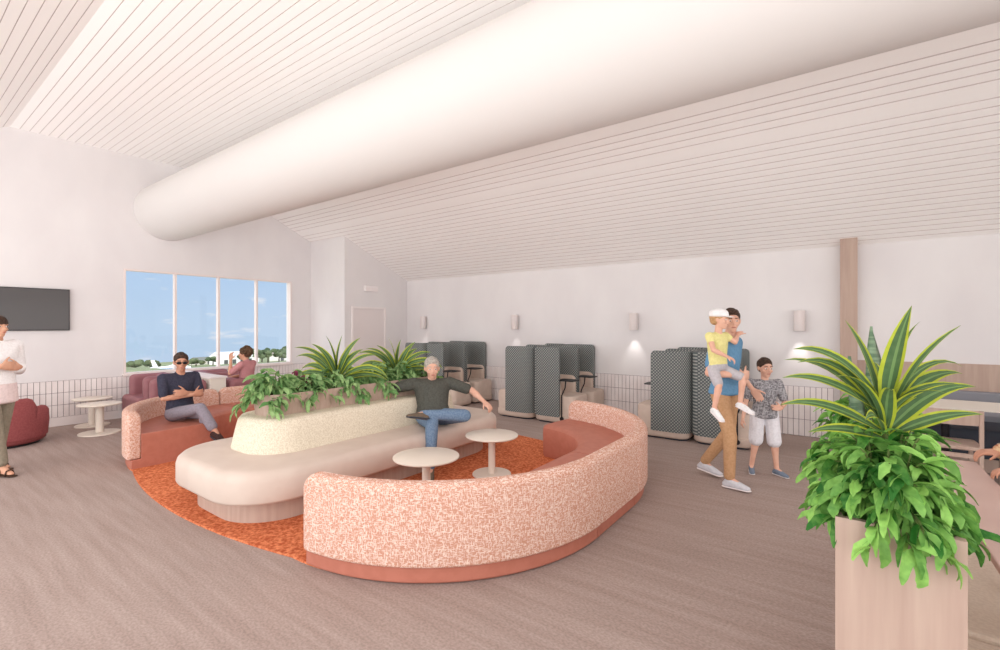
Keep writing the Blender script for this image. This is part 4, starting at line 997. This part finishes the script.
# 5. toddler with a cap, carried
J = dict(pel=(0, 0, .10), chest=(.0, 0, .43), neck=(.01, 0, .60), head=(.04, 0, .78), shL=(0, .17, .55), shR=(0, -.17, .55), elL=(.10, .25, .46), elR=(.14, -.26, .36), wrL=(.04, .40, .56), wrR=(.30, -.20, .28),
         hipL=(.0, .10, .06), hipR=(.0, -.10, .06), knL=(.26, .2, -.04), knR=(.18, -.2, -.14), anL=(.22, .2, -.40), anR=(.12, -.22, -.46), footL=(.8, .3, -.4), footR=(.8, -.1, -.5), _l=.95)
ct, sn = cos(FR), sin(FR)
tx, ty = .06, -.27
t, hp, HF = person('toddler in a white cap and yellow top carried on the walking man\'s arm', (FA[0] + tx * ct - ty * sn, FA[1] + tx * sn + ty * ct, 1.13), FR + radians(-12), J, sk1,
    [dict(k='top', m=cl('top_yellow', (228, 220, 152)), name='top', sleeve=.35), dict(k='bottom', m=cl('shorts_grey', (186, 182, 186)), name='shorts', leg=.85), dict(k='shoes', m=cl('shoe_white', (230, 228, 228)))], hbl, .66, head_fwd=(.8, .4, 0), scale_head=1.18, group='people in the lounge')
b = bmesh.new(); addhull(b, [(hp(-.015, 0, .085), .105 * .83, .09 * .83, .06 * .83, HF), (hp(-.012, 0, .055), .108 * .83, .095 * .83, .012, HF)], ICO2)
addhull(b, [(hp(.06, 0, .05), .05, .07, .005, HF), (hp(.13, 0, .038), .03, .045, .004, HF)])
obj('sun_cap', b, cl('cap_white', (238, 236, 236)), t, smooth=True, angle=50)
# 6. boy walking beside them
J = dict(pel=(0, 0, .92), chest=(.01, 0, 1.24), neck=(.02, 0, 1.41), head=(.04, 0, 1.585), shL=(.0, .19, 1.36), shR=(.0, -.19, 1.36), elL=(.02, .28, 1.08), elR=(.04, -.27, 1.10), wrL=(.20, .16, 1.02), wrR=(.08, -.33, .84),
         hipL=(0, .10, .90), hipR=(0, -.10, .90), knL=(.05, .12, .48), knR=(.0, -.12, .49), anL=(.06, .15, .09), anR=(-.06, -.16, .09), footL=(1, .5, 0), footR=(1, -.3, 0), _hnL=(-1, 0, 0), _hdL=(.3, -.9, .1), _htL=(0, 0, 1), _hnR=(0, 1, 0), _htR=(1, 0, 0), _l=1.02)
person('boy in a grey patterned shirt and white shorts walking beside the man', (-.66, 5.74, 0), radians(-62), J, sk1,
    [dict(k='top', m=woven('shirt_grey_pattern', (112, 110, 114), (178, 176, 178), (26, 26, 90), (90, 90, 24)), name='shirt', sleeve=.75, hem=.06, g=.018), dict(k='bottom', m=cl('shorts_white', (226, 224, 228)), name='shorts', leg=.95, flare=.02, g=.018), dict(k='shoes', m=cl('shoe_grey_blue', (120, 132, 148)))], hb, .715, head_fwd=(1, .1, -.05), scale_head=1.22, group='people in the lounge')
# 7. woman at the left edge of the view
J = dict(pel=(0, 0, .93), chest=(.0, 0, 1.25), neck=(.0, 0, 1.42), head=(.01, 0, 1.575), shL=(0, .17, 1.37), shR=(0, -.17, 1.37), elL=(-.04, .24, 1.10), elR=(-.04, -.24, 1.10), wrL=(.16, .10, 1.14), wrR=(.18, -.10, 1.16),
         hipL=(0, .09, .90), hipR=(0, -.09, .90), knL=(-.06, .09, .49), knR=(.10, -.09, .49), anL=(-.16, .10, .09), anR=(.16, -.08, .09), footL=(1, .1, 0), footR=(1, -.1, 0), _hnL=(-1, 0, 0), _hnR=(-1, 0, 0), _hdL=(.2, -1, .1), _hdR=(.2, 1, .1), _htL=(0, 0, 1), _htR=(0, 0, 1), _w=.95)
person('woman in a white shirt, olive trousers and sandals standing at the left edge', (-7.36, .86, 0), radians(30), J, sk2,
    [dict(k='top', m=cl('shirt_white', (240, 238, 238)), name='shirt', sleeve=1.8, g=.024), dict(k='top', m=cl('tunic_pink', (226, 208, 206)), name='tunic', sleeve=0, hem=.16, g=.016), dict(k='bottom', m=cl('trousers_olive_grey', (146, 138, 122)), name='trousers', leg=1.86, flare=.01, g=.014), dict(k='sandals', m=cl('sandal_dark', (84, 66, 56)))], hb, 1.0, head_fwd=(1, 0, 0), hair_style='long', group='people in the lounge')
# pale tunic hem is part of her outfit
t = C.objects[-1]
# 8. seated guest at the right, only a patterned sleeve in view
J = dict(pel=(0, 0, .10), chest=(.06, 0, .42), neck=(.09, 0, .58), head=(.14, 0, .72), shL=(.06, .20, .53), shR=(.06, -.20, .53), elL=(.20, .33, .385), elR=(.20, -.22, .395), wrL=(.42, .30, .365), wrR=(.42, -.18, .365),
         hipL=(.02, .10, .09), hipR=(.02, -.10, .09), knL=(.30, .12, .09), knR=(.30, -.10, .09), anL=(.25, .12, -.38), anR=(.25, -.12, -.38), footL=(1, 0, 0), footR=(1, 0, 0), _hnL=(0, 0, -1), _hnR=(0, 0, -1), _htL=(0, -1, 0), _htR=(0, 1, 0))
person('person in a rust and cream patterned shirt at the right edge, forearm on the table', (1.21, 3.85, .475), radians(180), J, sk3,
    [dict(k='top', m=woven('shirt_rust_floral', (172, 108, 84), (214, 188, 150), (16, 16, 16), (24, 24, 24), .5, .56), name='shirt', sleeve=2.0, g=.02), dict(k='bottom', m=cl('trousers_brown', (110, 90, 80)), name='trousers', leg=1.9), dict(k='shoes', m=cl('shoe_brown', (90, 70, 60)))], hb, 1.0, group='people in the lounge')
t = thing('stool', 'low timber stool under the person in the rust patterned shirt', 'stool', (1.24, 3.85, 0))
bm = bmesh.new(); lathe(bm, [(.15, .42), (.17, .43), (.17, .46), (.15, .468)], 32); obj('seat', bm, M['wood'], t, smooth=True, angle=40)
for k in range(4):
    a = pi / 4 + k * pi / 2; bm = bmesh.new(); tube(bm, [(.16 * cos(a), .16 * sin(a), 0), (.12 * cos(a), .12 * sin(a), .43)], .014, 8); obj('leg', bm, M['wood'], t, smooth=True)
